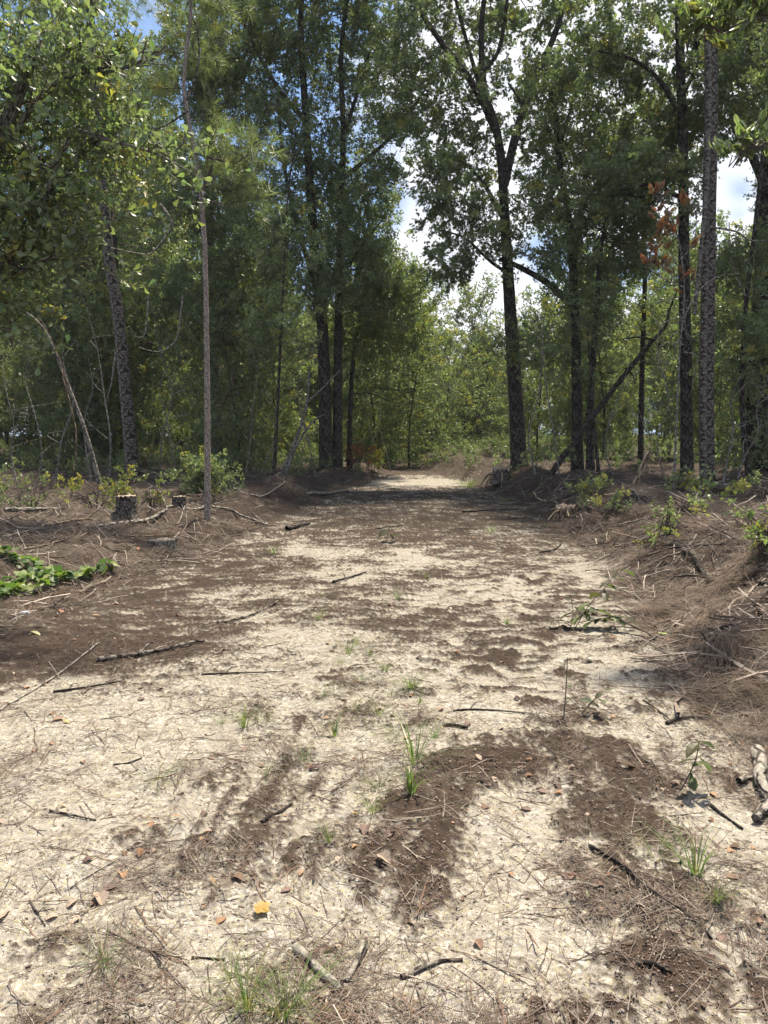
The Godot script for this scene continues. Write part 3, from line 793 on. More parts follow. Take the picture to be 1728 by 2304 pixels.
	crown(o, ivy, "small", OAK_LEAF, M.twig, false, 1.0, 0.3, 0.5)
	crown(o, [[Vector3(9.549, 12.503, -19.7), 1.247, 1.122, 1.6, 280], [Vector3(9.555, 10.5, -20), 0.76, 1.013, 1.4, 120], [Vector3(9.849, 4.014, -19.5), 0.494, 1.111, 1, 140], [Vector3(9.715, 1.593, -20), 0.633, 0.506, 1, 60]], "broad", OAK_LEAF, M.twig, false, 0.95, 0.4)

	# dead and leaning wood
	o = tree("leaning_log", "dead black log leaning up into the trees beside the forked oak", "dead tree", [Vector3(4.547, 0.625, -20.2), Vector3(5.472, 1.998, -20.2), Vector3(6.388, 3.254, -20.2), Vector3(7.321, 4.447, -20.2)], 0.09, 0.065, M.oak_bark, "", 0.008, 0.02, 14)
	limb(o, [Vector3(7.26, 4.408, -20.1), Vector3(7.574, 4.727, -20.1), Vector3(7.682, 5.192, -20.1), Vector3(7.863, 5.679, -20.1)], 0.05, 0.02, M.oak_bark)
	limb(o, [Vector3(7.249, 4.382, -20), Vector3(6.848, 4.467, -20), Vector3(6.229, 4.382, -20)], 0.03, 0.01, M.oak_bark)
	limb(o, [Vector3(6.5, 3.645, -20), Vector3(6.732, 3.436, -20), Vector3(6.764, 3.213, -20)], 0.03, 0.012, M.oak_bark)
	o = tree("propped_log", "short broken brown trunk propped askew in the brush bank", "dead tree", [Vector3(5.169, 0.551, -15.3), Vector3(5.314, 0.871, -15.3), Vector3(5.491, 1.354, -15.3), Vector3(5.547, 1.422, -15.3)], 0.075, 0.06, M.bare_wood, "", 0.01, 0.02, 12)
	o = tree("leaning_pole", "paler of two dead poles leaning together beside the trunk clump", "dead tree", [Vector3(-3.077, 0.666, -21), Vector3(-2.711, 1.263, -21), Vector3(-2.371, 2.119, -21), Vector3(-2.178, 2.904, -21), Vector3(-2.118, 3.683, -21)], 0.07, 0.03, M.grey_bark, "", 0.004, 0.02, 10)
	limb(o, [Vector3(-2.206, 2.773, -21), Vector3(-1.835, 3.099, -21), Vector3(-1.24, 3.683, -21)], 0.03, 0.012, M.grey_bark)
	o = tree("leaning_pole", "dead pole bent low over the brush, forking from the pale pole", "dead tree", [Vector3(-2.861, 0.789, -20.6), Vector3(-2.462, 1.528, -20.6), Vector3(-2.04, 2.174, -20.6), Vector3(-1.675, 2.431, -20.6)], 0.06, 0.02, M.grey_bark, "", 0.004, 0.02, 10)
	o = tree("young_tree", "straight thin sapling in front of the leaning dead poles", "tree", [Vector3(-3.154, 0.649, -20.8), Vector3(-3.043, 1.984, -20.8), Vector3(-2.926, 3.919, -20.8), Vector3(-2.793, 6.197, -20.8), Vector3(-2.638, 8.429, -20.8), Vector3(-2.393, 9.892, -20.8)], 0.055, 0.02, M.oak_bark, "", 0.004, 0.02, 10)
	crown(o, [[Vector3(-2.806, 7.195, -20.8), 0.79, 0.79, 1, 80], [Vector3(-2.964, 4.937, -20.8), 0.922, 0.658, 1.1, 90]], "broad", OAK_LEAF, M.twig, false, 0.9, 0.3)
	o = tree("leaning_sapling", "bowed grey sapling leaning across the shade behind the yellow leaved shrub", "dead tree", [Vector3(-6.352, 0.657, -16.5), Vector3(-6.648, 1.698, -16.5), Vector3(-7.019, 2.829, -16.5), Vector3(-7.484, 4.046, -16.5), Vector3(-7.974, 4.548, -16.5), Vector3(-8.568, 4.948, -16.5)], 0.06, 0.025, M.grey_bark, "", 0.004, 0.02, 10)
	limb(o, [Vector3(-6.976, 2.821, -16.4), Vector3(-7.083, 3.227, -16.4), Vector3(-7.481, 4.231, -16.4), Vector3(-7.731, 4.331, -16.4), Vector3(-7.853, 3.428, -16.4)], 0.015, 0.006, M.bare_wood)
	o = tree("white_sapling", "thin white dead stem standing before the bowed sapling", "dead tree", [Vector3(-6.673, 0.764, -15.5), Vector3(-6.493, 1.595, -15.5), Vector3(-6.539, 2.177, -15.5), Vector3(-6.687, 2.85, -15.5), Vector3(-6.743, 3.137, -15.5)], 0.025, 0.015, M.bare_wood, "", 0.002, 0.0, 8)
	for b in [[[Vector3(-3.629, 7.344, -14), Vector3(-3.695, 7.099, -14), Vector3(-3.912, 6.936, -14), Vector3(-4.126, 6.895, -14)], "grey crooked bare vine hanging in the leaves beside the sapling pine"], [[Vector3(-4.447, 6.347, -15), Vector3(-4.226, 6.036, -15), Vector3(-4.278, 5.813, -15), Vector3(-4.612, 5.41, -15), Vector3(-4.89, 5.384, -15), Vector3(-5.44, 5.5, -15)], "grey looping bare branch below the pine needles"],
			[[Vector3(-4.84, 5.144, -18), Vector3(-4.974, 4.268, -18), Vector3(-5.127, 3.993, -18), Vector3(-5.491, 3.828, -18), Vector3(-5.936, 3.938, -18)], "hooked grey bare limb hanging in the shade of the oaks"], [[Vector3(-5.518, 5.045, -17.5), Vector3(-5.556, 4.514, -17.5), Vector3(-5.655, 4.109, -17.5), Vector3(-5.872, 4.13, -17.5)], "short hooked grey bare twig in the oak shade"], [[Vector3(-6.139, 3.704, -17), Vector3(-6.27, 2.971, -17), Vector3(-6.448, 2.444, -17)], "bare twig curling down in front of the brown pine trunk"]]:
		var mb := Mb.new()
		var p0: Vector3 = b[0][0]
		var rel := []
		for p in b[0]: rel.append(p - p0)
		tube(mb, rel, 0.025, 0.01, 7, 0.12)
		var v := part(self, "bare_vine", mb.mesh(), M.grey_bark)
		v.position = p0
		tag(v, b[1], "vine")

	var spots := [Vector3(-9.461, 0.496, -18.907), Vector3(-8.385, 0.466, -17.523), Vector3(-8.637, 0.503, -19.21), Vector3(-8.048, 0.524, -20.18), Vector3(-7.237, 0.503, -19.21), Vector3(-6.638, 0.556, -21.636), Vector3(-5.879, 0.539, -20.883), Vector3(-4.336, 0.583, -22.873), Vector3(-4.056, 0.603, -23.779), Vector3(-2.852, 0.603, -23.779), Vector3(-2.137, 0.583, -22.888), Vector3(-0.171, 0.446, -28.385), Vector3(0.291, 0.432, -29.645), Vector3(4.189, 0.71, -20.022), Vector3(4.488, 0.725, -18.63), Vector3(5.834, 0.735, -18.41), Vector3(6.521, 0.701, -16.861), Vector3(7.43, 0.683, -16.05), Vector3(7.99, 0.695, -16.582)]
	for p in spots:
		var hgt := rf(2.2, 5.0)
		var q: Vector3 = p
		var line := [q]
		for i in 4:
			q += Vector3(rf(-0.35, 0.35), hgt / 4.0, rf(-0.3, 0.3))
			line.append(q)
		o = tree("bare_sapling", "thin bare grey stem rising from the brush under the trees", "sapling", line, rf(0.018, 0.035), 0.008, M.grey_bark, "thin bare stems under the trees", 0.002, 0.0, 7)
		for i in 3:
			var a: Vector3 = line[1 + i]
			limb(o, [a, a + Vector3(rf(-0.4, 0.4), rf(0.1, 0.5), rf(-0.2, 0.2)), a + Vector3(rf(-0.9, 0.9), rf(-0.2, 0.9), rf(-0.3, 0.3))], 0.011, 0.004, M.grey_bark, "branch", 0.0)
	# the near oak whose boughs hang in from outside the frame
	o = tree("water_oak", "leaning water oak whose spoon leaved boughs hang in front of the wood", "tree", [Vector3(-6.9, 0.3, -6.6), Vector3(-6.3, 1.6, -6.8), Vector3(-5.4, 2.7, -7.0), Vector3(-4.5, 3.5, -7.1), Vector3(-3.6, 4.3, -7.0), Vector3(-3.1, 5.2, -6.9)], 0.17, 0.05, M.grey_bark)
	limb(o, [Vector3(-4.26, 2.491, -7.2), Vector3(-3.494, 3.537, -7.2), Vector3(-3.166, 3.964, -7.2), Vector3(-2.912, 4.281, -7.2), Vector3(-2.619, 4.512, -7.2), Vector3(-2.308, 4.679, -7.2)], 0.06, 0.012, M.grey_bark)
	limb(o, [Vector3(-3.358, 3.51, -7.1), Vector3(-2.879, 4.383, -6.98), Vector3(-2.538, 4.335, -6.86), Vector3(-2.053, 4.177, -6.76), Vector3(-1.748, 4.009, -6.68), Vector3(-1.508, 3.876, -6.6)], 0.03, 0.004, M.grey_bark)
	limb(o, [Vector3(-3.44, 4.39, -7), Vector3(-2.995, 4.876, -7), Vector3(-2.4, 4.997, -7), Vector3(-2.058, 5.157, -7)], 0.03, 0.006, M.grey_bark)
	limb(o, [Vector3(-3.585, 3.147, -7), Vector3(-3.146, 3.315, -7), Vector3(-2.795, 3.483, -7), Vector3(-2.534, 3.566, -7)], 0.025, 0.006, M.grey_bark)
	crown(o, [[Vector3(-3.34, 4.715, -7), 0.532, 0.443, 0.7, 95], [Vector3(-2.86, 5.077, -7), 0.399, 0.266, 0.6, 52], [Vector3(-2.412, 4.938, -6.8), 0.258, 0.172, 0.4, 20], [Vector3(-3.281, 4.145, -7), 0.532, 0.399, 0.8, 100], [Vector3(-2.556, 4.35, -6.8), 0.387, 0.258, 0.6, 48], [Vector3(-3.001, 3.691, -7), 0.532, 0.355, 0.6, 80], [Vector3(-1.999, 5.055, -6.8), 0.172, 0.129, 0.25, 10], [Vector3(-2.075, 4.173, -6.7), 0.212, 0.127, 0.25, 11], [Vector3(-1.568, 3.899, -6.6), 0.125, 0.05, 0.1, 4], [Vector3(-3.491, 3.315, -7), 0.443, 0.355, 0.7, 80], [Vector3(-3.914, 3.964, -7.2), 0.501, 1.14, 0.9, 190], [Vector3(-2.535, 3.661, -6.9), 0.262, 0.175, 0.3, 18], [Vector3(-3.523, 2.638, -7), 0.222, 0.177, 0.4, 14], [Vector3(-2.758, 3.315, -7), 0.266, 0.133, 0.3, 14]], "spat", GUM_LEAF, M.twig, false, 0.85, 0.3, 0.03)
	# hickory sprigs hanging in from the other side, and the withered bough
	o = tree("hickory_tree", "hickory outside the frame whose long pale leaves droop in at the top corner", "tree", [Vector3(5.4, 0.45, -6.4), Vector3(5.3, 3.0, -6.5), Vector3(5.0, 5.5, -6.6), Vector3(4.9, 7.5, -6.7)], 0.11, 0.04, M.grey_bark, "", 0.005, 0.04, 12)
	limb(o, [Vector3(3.986, 4.613, -6.6), Vector3(3.604, 5.066, -6.6), Vector3(3.201, 5.216, -6.6), Vector3(2.89, 5.103, -6.6)], 0.03, 0.008, M.grey_bark)
	limb(o, [Vector3(4.076, 3.767, -6.6), Vector3(3.656, 4.077, -6.6), Vector3(3.329, 4.193, -6.6), Vector3(3.092, 4.116, -6.6)], 0.025, 0.006, M.grey_bark)
	crown(o, [[Vector3(3.197, 5.29, -6.6), 0.251, 0.209, 0.35, 32], [Vector3(2.888, 5.141, -6.6), 0.292, 0.146, 0.3, 24], [Vector3(2.612, 5.122, -6.6), 0.167, 0.104, 0.2, 11], [Vector3(3.27, 4.173, -6.6), 0.188, 0.104, 0.22, 15], [Vector3(3.112, 4.135, -6.6), 0.125, 0.075, 0.2, 7], [Vector3(3.868, 4.966, -6.7), 0.255, 0.382, 0.4, 14]], "hang", YOUNG_SUNLIT_LEAF, M.twig, false, 0.66, 0.6, 2.0)
	o = tree("withered_sapling", "dead sapling holding bunches of withered rust red leaves before the rough pine", "dead tree", [Vector3(5.629, 0.789, -14.2), Vector3(5.642, 2.128, -14.2), Vector3(5.65, 3.358, -14.2), Vector3(5.699, 4.396, -14.2), Vector3(5.597, 5.25, -14.2), Vector3(5.401, 5.842, -14.2), Vector3(5.082, 6.262, -14.2)], 0.03, 0.01, M.grey_bark, "", 0.003, 0.0, 8)
	limb(o, [Vector3(5.564, 5.055, -14.1), Vector3(5.811, 5.393, -14.1), Vector3(5.825, 6.146, -14.1)], 0.012, 0.005, M.grey_bark)
	limb(o, [Vector3(5.635, 4.546, -14.1), Vector3(5.228, 4.716, -14.1), Vector3(4.958, 4.971, -14.1)], 0.012, 0.005, M.grey_bark)
	limb(o, [Vector3(5.643, 3.862, -14.1), Vector3(5.851, 4.376, -14.1), Vector3(6.229, 4.716, -14.1), Vector3(6.704, 4.801, -14.1)], 0.014, 0.005, M.grey_bark)
	for i in 9:
		var a: Vector3 = Vector3(5.589, 4.376, -14.1).lerp(Vector3(5.698, 3.345, -14.1), i / 8.0)
		var b := a + Vector3(rf(-0.55, 0.3), rf(-0.2, 0.15), rf(-0.3, 0.3))
		limb(o, [a, b, b + Vector3(rf(-0.2, 0.15), rf(-0.5, -0.2), 0), b + Vector3(rf(-0.15, 0.35), rf(-1.1, -0.6), rf(-0.1, 0.1))], 0.011, 0.004, M.grey_bark, "branch", 0.0)
	var rust: Array = [[Vector3(5.109, 6.22, -14.2), 0.144, 0.225, 0.15, 6], [Vector3(5.186, 5.758, -14.2), 0.225, 0.27, 0.18, 10], [Vector3(5.113, 5.335, -14.2), 0.252, 0.198, 0.18, 10], [Vector3(5.41, 5.589, -14.2), 0.18, 0.225, 0.15, 8], [Vector3(5.211, 5.037, -14.2), 0.18, 0.162, 0.15, 7], [Vector3(5.699, 6.063, -14.1), 0.196, 0.125, 0.15, 5], [Vector3(5.728, 5.308, -14.1), 0.143, 0.125, 0.12, 4], [Vector3(5.576, 4.716, -14.1), 0.223, 0.312, 0.18, 8], [Vector3(4.918, 4.886, -14.1), 0.125, 0.107, 0.1, 3]]
	crown(o, rust, "hang", Color(0.24, 0.115, 0.078), M.twig, false, 0.62, 0.6, 2.0, 0.25)

func where_it_stands(label: String, x: float, d: float) -> String:
	var marks := [[-0.36, "beyond the leaning pine's far side"], [-0.22, "behind the slender pine"], [-0.12, "behind the grey trunked oak"], [-0.02, "behind the clump of trunks"], [0.1, "behind the end of the track"], [0.2, "behind the forked oak"], [0.32, "behind the leaning log"], [0.42, "behind the rough pine"], [9.0, "behind the ivy clad trunk"]]
	var b := label.replace(" in the depth of the wood", "").replace(" in the wood behind", "").replace(" in the shade of the wood", "").replace(" under the trees behind", "")
	var row := "in the first row" if d < 32.0 else "a little deeper in" if d < 42.0 else "well inside the wood" if d < 56.0 else "deep in the wood" if d < 72.0 else "in the last belt"
	for m in marks:
		if x / d < m[0]: return b + " " + row + " " + m[1]
	return label

func wood_behind() -> void:
	# one of each kind is grown, the rest are copies with a turn and a size of their own
	var far := Vector3(-20, 0, -46)
	var kinds := []
	var specs := [
		["forest_tree", "leafy understorey tree in the wood behind", 6.5, 0.05, 1.0, 2.3, 26, 14, YOUNG_SUNLIT_LEAF, "broad", 1.0],
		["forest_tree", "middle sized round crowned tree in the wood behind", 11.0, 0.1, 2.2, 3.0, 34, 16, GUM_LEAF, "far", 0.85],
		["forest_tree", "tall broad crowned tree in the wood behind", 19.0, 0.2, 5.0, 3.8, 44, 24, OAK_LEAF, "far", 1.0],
		["forest_tree", "yellowish young tree in the wood behind", 8.0, 0.06, 0.8, 2.2, 30, 14, YOUNG_SUNLIT_LEAF, "broad", 1.1],
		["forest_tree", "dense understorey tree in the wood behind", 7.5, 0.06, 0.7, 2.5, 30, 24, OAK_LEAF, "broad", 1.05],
		["forest_shrub", "low green shrub under the trees behind", 1.8, 0.015, 0.2, 1.0, 9, 24, YOUNG_SUNLIT_LEAF, "broad", 0.8]]
	for s in specs:
		var hgt: float = s[2]
		var pts := []
		var lean := Vector3(rf(-0.1, 0.1), 0, rf(-0.1, 0.1)) * hgt
		for i in 6:
			var f := i / 5.0
			pts.append(far + lean * f * f + Vector3(rf(-0.08, 0.08), hgt * 0.92 * f, rf(-0.08, 0.08)))
		var o := tree(s[0], s[1], "shrub" if s[0] == "forest_shrub" else "tree", pts, s[3], s[3] * 0.25, M.oak_bark, "", 0.008, s[3] * 0.4, 10)
		var blobs := []
		var n: int = s[6]
		for i in n:
			var f := float(i) / (n - 1)
			var y: float = lerpf(s[4], hgt, f)
			var reach: float = s[5] * (0.35 + 0.75 * sin(PI * (0.15 + 0.8 * f)))
			var a := i * 2.4 + rf(-0.3, 0.3)
			var q: float = reach * rf(0.25, 0.9)
			blobs.append([Vector3(cos(a) * q, y, sin(a) * q) + lean * f * f, reach * rf(0.3, 0.5), reach * rf(0.22, 0.38), reach * rf(0.3, 0.5), s[7]])
		crown(o, blobs, s[9], s[8], M.twig, true, s[10], 0.3, 0.0, 0.1)
		kinds.append(o)
		far += Vector3(9, 0, -3)
	var groups := ["understorey trees of the wood", "middle trees of the wood", "tall trees of the wood", "young trees of the wood", "dense low trees of the wood", "shrubs of the wood"]
	for k in 6:
		kinds[k].set_meta("group", groups[k])
	var placed := 0
	for i in 700:
		var d := 24.0 + 56.0 * pow(rng.randf(), 0.9)
		if placed > 170: d = rf(70.0, 120.0)
		var side := rf(-1.0, 1.0)
		var x := side * (d * 0.66 + 4.0)
		var lane := x - 0.036 * d        # the track's line
		var k := 0
		if absf(lane) < 3.0 and d < 31.0: continue
		if absf(lane) < 5.5 and d < 29.0: continue
		var pick := rng.randf()
		if absf(lane) < 4.5 + 0.15 * d: k = 0 if pick < 0.3 else 3 if pick < 0.8 else 5
		elif x < 0.0: k = 2 if pick < 0.25 else 1 if pick < 0.5 else 4 if pick < 0.85 else 0 if pick < 0.95 else 5
		else: k = 2 if pick < 0.05 and d > 50.0 else 1 if pick < 0.12 and d > 40.0 else 0 if pick < 0.45 else 3 if pick < 0.9 else 5
		if d < 52.0 and lane > 2.0 and rng.randf() < 0.5: continue
		if d < 27.0 and k == 2: k = 4
		if d < 31.0 and k == 5: k = 0 if x > 0.0 else 4
		if d > 70.0:
			k = 1 if pick < 0.5 else 2
			if pick < 0.2 or absf(lane) < 4.0 + 0.16 * d: k = 3 if pick < 0.6 else 5
		placed += 1
		copy_of(kinds[k], where_it_stands(kinds[k].get_meta("label"), x, d), Vector3(x, base_height(x, -d) - 0.1, -d), rf(0, TAU), (rf(1.0, 1.5) if k == 3 and absf(lane) < 4.5 + 0.15 * d and d > 38.0 else rf(0.75, 1.2)) if d < 70.0 or k != 5 else rf(2.0, 3.6), groups[k])
		if placed >= 290: break
	print("placed ", placed)
	# low growth on the floor of the wood
	var where := [[], []]
	var tints := [PackedColorArray(), PackedColorArray()]
	var n := 0
	for i in 30000:
		if n >= 6500: break
		var d := 15.5 * pow(90.0 / 15.5, pow(rng.randf(), 0.8))
		var x := rf(-1, 1) * (d * 0.68 + 2.0)
		if d < 32.0 and x > along(track_edge_b, d) - 0.6 and x < along(track_edge_a, d) + 0.6: continue
		var c := nm.get_noise_2d(x * 50.0, -d * 50.0)
		if rng.randf() > smoothstep(-0.15, 0.3, c) * smoothstep(17.0, 32.0, d): continue
		n += 1
		var k := n % 2
		var dir := (Vector3.UP + anywhere() * 0.7).normalized()
		var s := dir.cross(anywhere()).normalized()
		where[k].append(Transform3D(Basis(s, dir, s.cross(dir)).scaled_local(Vector3.ONE * rf(0.4, 1.1)), Vector3(x, base_height(x, -d) + rf(-0.1, 0.25), -d)))
		tints[k].append((YOUNG_SUNLIT_LEAF if rng.randf() < 0.5 else GUM_LEAF) * rf(0.6, 1.2))
	var u := Node3D.new()
	u.name = "undergrowth"
	add_child(u)
	tag(u, "low green growth and seedlings over the floor of the wood", "undergrowth", "", "stuff")
	for k in 2: many(u, "foliage", spray_of("broad", k), M.leaf, where[k], tints[k])

# ---------------------------------------------------------------- loose matter on the ground
func strip(mb: Mb, pts: Array, w: float, col: Color) -> void:   # a flat tapering blade through the points
	for i in pts.size() - 1:
		var a: Vector3 = pts[i]
		var b: Vector3 = pts[i + 1]
		var s := (b - a).cross(Vector3.UP)
		if s.length() < 0.0001: s = Vector3.RIGHT
		s = s.normalized() * w * 0.5
		var ka := 1.0 - 0.85 * float(i) / (pts.size() - 1)
		var kb := 1.0 - 0.85 * float(i + 1) / (pts.size() - 1)
		if i == 0: ka = 0.7
		mb.tri(a - s * ka, b - s * kb, a + s * ka, col)
		mb.tri(a + s * ka, b - s * kb, b + s * kb, col)

func straw_mesh() -> ArrayMesh:
	var mb := Mb.new()
	for i in 5:
		var a := rf(0, TAU)
		var l := rf(0.05, 0.1)
		var c := Vector3(rf(-0.05, 0.05), rf(0.0, 0.008), rf(-0.05, 0.05))
		var d := Vector3(cos(a), 0, sin(a))
		var bend := Vector3(-d.z, 0, d.x) * rf(-0.012, 0.012)
		strip(mb, [c - d * l + Vector3(0, rf(-0.004, 0.012), 0), c + bend, c + d * l + Vector3(0, rf(-0.004, 0.014), 0)], 0.0026, Color(1, 1, 1) * rf(0.6, 1.3))
	return mb.mesh()

func chip_mesh() -> ArrayMesh:
	var mb := Mb.new()
	var top := []
	for i in 6:
		var a := TAU * i / 6.0
		top.append(Vector3(cos(a) * rf(0.6, 1.1), rf(0.05, 0.24), sin(a) * rf(0.3, 0.55)))
	var c := Vector3(0, 0.28, 0)
	for i in 6:
		var p: Vector3 = top[i]
		var q: Vector3 = top[(i + 1) % 6]
		mb.tri(c, p, q, Color.WHITE)
		mb.tri(p, Vector3(p.x, -0.15, p.z), q, Color(0.7, 0.7, 0.7))
		mb.tri(q, Vector3(p.x, -0.15, p.z), Vector3(q.x, -0.15, q.z), Color(0.7, 0.7, 0.7))
	return mb.mesh()

func crumb_mesh() -> ArrayMesh:
	var s := SphereMesh.new()
	s.radial_segments = 7
	s.rings = 3
	s.radius = 1.0
	s.height = 2.0
	var a := s.get_mesh_arrays()
	var v: PackedVector3Array = a[Mesh.ARRAY_VERTEX]
	for i in v.size():
		var p := v[i].round() * 0.3 + v[i] * 0.7
		v[i] = v[i] * (1.0 + 0.4 * nz.get_noise_3d(p.x * 90.0 + 7.0, p.y * 90.0, p.z * 90.0)) * Vector3(1, 0.7, 1)
	var mb := Mb.new()
	mb.v = v
	mb.x = a[Mesh.ARRAY_INDEX]
	mb.c.resize(v.size())
	mb.c.fill(Color.WHITE)
	return mb.mesh()

func twig_mesh() -> ArrayMesh:
	var mb := Mb.new()
	var p := Vector3(-0.5, 0, 0)
	for i in 4:
		var q := Vector3(-0.5 + 0.25 * (i + 1), rf(-0.01, 0.03), rf(-0.035, 0.035))
		tubeless(mb, p, q, 0.016, Color(1, 1, 1) * rf(0.8, 1.1))
		if i == 2 and rng.randf() < 0.6: tubeless(mb, q, q + Vector3(0.14, 0.04, rf(-0.16, 0.16)), 0.01, Color(0.9, 0.9, 0.9))
		p = q
	return mb.mesh()

func dead_leaf_mesh() -> ArrayMesh:
	var mb := Mb.new()
	var curl := rf(0.15, 0.5)
	for e in [-1.0, 1.0]:
		var prev := [Vector3(0, 0, -0.5), Vector3(0, 0, -0.5)]
		for i in 5:
			var f := (i + 1) / 5.0
			var w: float = 0.34 * sin(PI * clampf(f * 0.92 + 0.05, 0, 1)) * rf(0.7, 1.2)
			var m := Vector3(0, 0.1 * sin(f * 3.0), -0.5 + f)
			var o := m + Vector3(e * w, curl * w * 1.6 + rf(-0.03, 0.05), 0)
			mb.tri(prev[0], o, m, Color.WHITE)
			mb.tri(prev[0], prev[1], o, Color(0.85, 0.85, 0.85))
			prev = [m, o]
	return mb.mesh()

func scatter(called: String, label: String, meshes: Array, mat: Material, n: int, near: float, far: float, sizes: Array, tones: Array, keep: int, lift: float) -> void:
	var where := []
	var tints := []
	for k in meshes.size():
		where.append([])
		tints.append(PackedColorArray())
	var made := 0
	var tries := 0
	while made < n and tries < n * 12:
		tries += 1
		var d := near * pow(far / near, rng.randf())
		var x := rf(-1, 1) * (0.62 * d + 0.7)
		var z := -d
		var s := sandiness(x, z)
		var bank := maxf(smoothstep(-0.3, 0.5, x - along(track_edge_a, d)), smoothstep(-0.3, 0.5, along(track_edge_b, d) - x))
		var clump := nm.get_noise_2d(x * 130.0 + 900.0, z * 130.0)
		var p := 1.0
		if keep == 0: p = 0.09 + 0.25 * smoothstep(0.3, -0.4, s) + 0.75 * smoothstep(0.05, 0.35, clump) * smoothstep(0.9, 0.0, s)        # chips and bits
		elif keep == 1: p = smoothstep(0.0, -0.5, s) * (1.0 - bank)      # soil crumbs
		elif keep == 2: p = bank                             # straw of the banks
		elif keep == 4: p = 0.3 + 0.7 * smoothstep(-0.1, 0.3, clump)
		elif keep == 3: p = (0.05 + 0.6 * smoothstep(0.0, 0.4, clump)) * (1.0 - 0.7 * bank)   # straw on the track
		if rng.randf() > p: continue
		made += 1
		var k := made % meshes.size()
		var sz := rf(sizes[0], sizes[1]) * (1.0 if rng.randf() < 0.9 else 1.6)
		var e := 0.04
		var y := ground_height(x, z, s)
		var up := Vector3(y - gy(x + e, z), e, y - gy(x, z + e)).normalized()
		var turn := Basis(Quaternion(Vector3.UP, up)) * Basis(Vector3.UP, rf(0, TAU)) * Basis(Vector3.RIGHT, rf(-0.2, 0.2))
		where[k].append(Transform3D(turn.scaled_local(Vector3.ONE * sz), Vector3(x, y + lift * sz, z)))
		var t0: Color = tones[rng.randi() % tones.size()]
		tints[k].append(t0 * rf(0.7, 1.3))
	var o: Node3D = Node3D.new()
	o.name = numbered(called)
	add_child(o)
	tag(o, label, "litter", "", "stuff")
	for k in meshes.size(): many(o, called + "_bits", meshes[k], mat, where[k], tints[k])

func litter() -> void:
	var greys := [Color(0.075, 0.058, 0.052), Color(0.11, 0.09, 0.08), Color(0.058, 0.044, 0.038), Color(0.16, 0.135, 0.118), Color(0.092, 0.063, 0.05)]
	var straws := [Color(0.108, 0.086, 0.07), Color(0.084, 0.065, 0.053), Color(0.19, 0.16, 0.135), Color(0.058, 0.046, 0.038), Color(0.118, 0.076, 0.053)]
	scatter("bark_chips", "grey brown flakes of bark strewn over the sand of the track", [chip_mesh(), chip_mesh(), chip_mesh()], M.litter, 90000, 1.6, 14.0, [0.0015, 0.007], greys, 0, 0.1)
	scatter("soil_crumbs", "dark crumbs of soil along the churned patches of the track", [crumb_mesh()], M.litter, 16000, 1.6, 12.0, [0.0012, 0.0042], [Color(0.075, 0.053, 0.043), Color(0.058, 0.042, 0.034), Color(0.1, 0.075, 0.06)], 1, 0.3)
	scatter("pine_straw", "fallen pine needles matted over both banks of the clearing", [straw_mesh(), straw_mesh(), straw_mesh(), straw_mesh()], M.litter, 70000, 2.6, 26.0, [0.8, 1.35], straws, 2, 0.004)
	scatter("loose_needles", "single pine needles scattered over the sandy track", [straw_mesh(), straw_mesh()], M.litter, 5000, 1.6, 16.0, [0.5, 0.95], straws, 3, 0.003)
	scatter("twig_litter", "thin broken twigs strewn over track and banks", [twig_mesh(), twig_mesh(), twig_mesh()], M.litter, 15000, 1.6, 24.0, [0.015, 0.16], [Color(0.085, 0.064, 0.053), Color(0.12, 0.095, 0.082), Color(0.21, 0.178, 0.15), Color(0.105, 0.066, 0.048)], 4, 0.012)
	scatter("bank_twigs", "dead sticks lying crosswise in the brush of the banks", [twig_mesh(), twig_mesh(), twig_mesh()], M.litter, 9500, 4.5, 26.0, [0.1, 0.6], [Color(0.13, 0.1, 0.085), Color(0.17, 0.14, 0.12), Color(0.25, 0.215, 0.185), Color(0.08, 0.062, 0.052)], 2, 0.02)
	scatter("brown_leaves", "dry curled brown leaves scattered on the ground", [dead_leaf_mesh(), dead_leaf_mesh(), dead_leaf_mesh()], M.dry_leaf, 900, 2.2, 26.0, [0.02, 0.055], [Color(0.17, 0.11, 0.08), Color(0.25, 0.15, 0.09), Color(0.13, 0.09, 0.075), Color(0.3, 0.24, 0.19)], 4, 0.02)

# ---------------------------------------------------------------- single things on the ground
func stick(label: String, pts: Array, r: float, mat: Material, taper := 0.55, called := "fallen_stick", cat := "stick", forks := 0) -> void:
	var b: Vector3 = pts[0]
	b.y = gy(b.x, b.z)
	var line := smooth_line(pts, 0.12)
	var own := []
	for i in line.size():
		var p: Vector3 = line[i]
		own.append(Vector3(p.x, gy(p.x, p.z) + r * 0.75, p.z) - b)
	# a stick is stiffer than the ground under it
	for pass_ in 4:
		for i in range(1, own.size() - 1): own[i].y = maxf(own[i].y, (own[i - 1].y + own[i + 1].y) * 0.5)
	for i in own.size(): own[i] += Vector3(rf(-1, 1), 0, rf(-1, 1)) * r * 0.35
	var mb := Mb.new()
	tube(mb, own, r, r * taper, 9, maxf(0.03, r * 1.5), Color.WHITE, r * 0.22, 0.0, 22.0)
	for q in forks:
		var i := int(own.size() * (0.35 + 0.25 * q))
		var d: Vector3 = (own[mini(i + 1, own.size() - 1)] - own[i - 1]).normalized()
		var off := (d + d.cross(Vector3.UP) * (0.9 if q % 2 else -0.9) + Vector3(0, 0.25, 0)).normalized()
		var l: float = (own[0] as Vector3).distance_to(own[-1]) * rf(0.18, 0.3)
		tube(mb, [own[i], own[i] + off * l * 0.5 + Vector3(0, 0.02, 0), own[i] + off * l], r * 0.5, r * 0.2, 7, 0.05, Color.WHITE, r * 0.1, 0.0, 22.0)
	var o := part(self, called, mb.mesh(true), mat)
	o.position = b
	tag(o, label, cat)

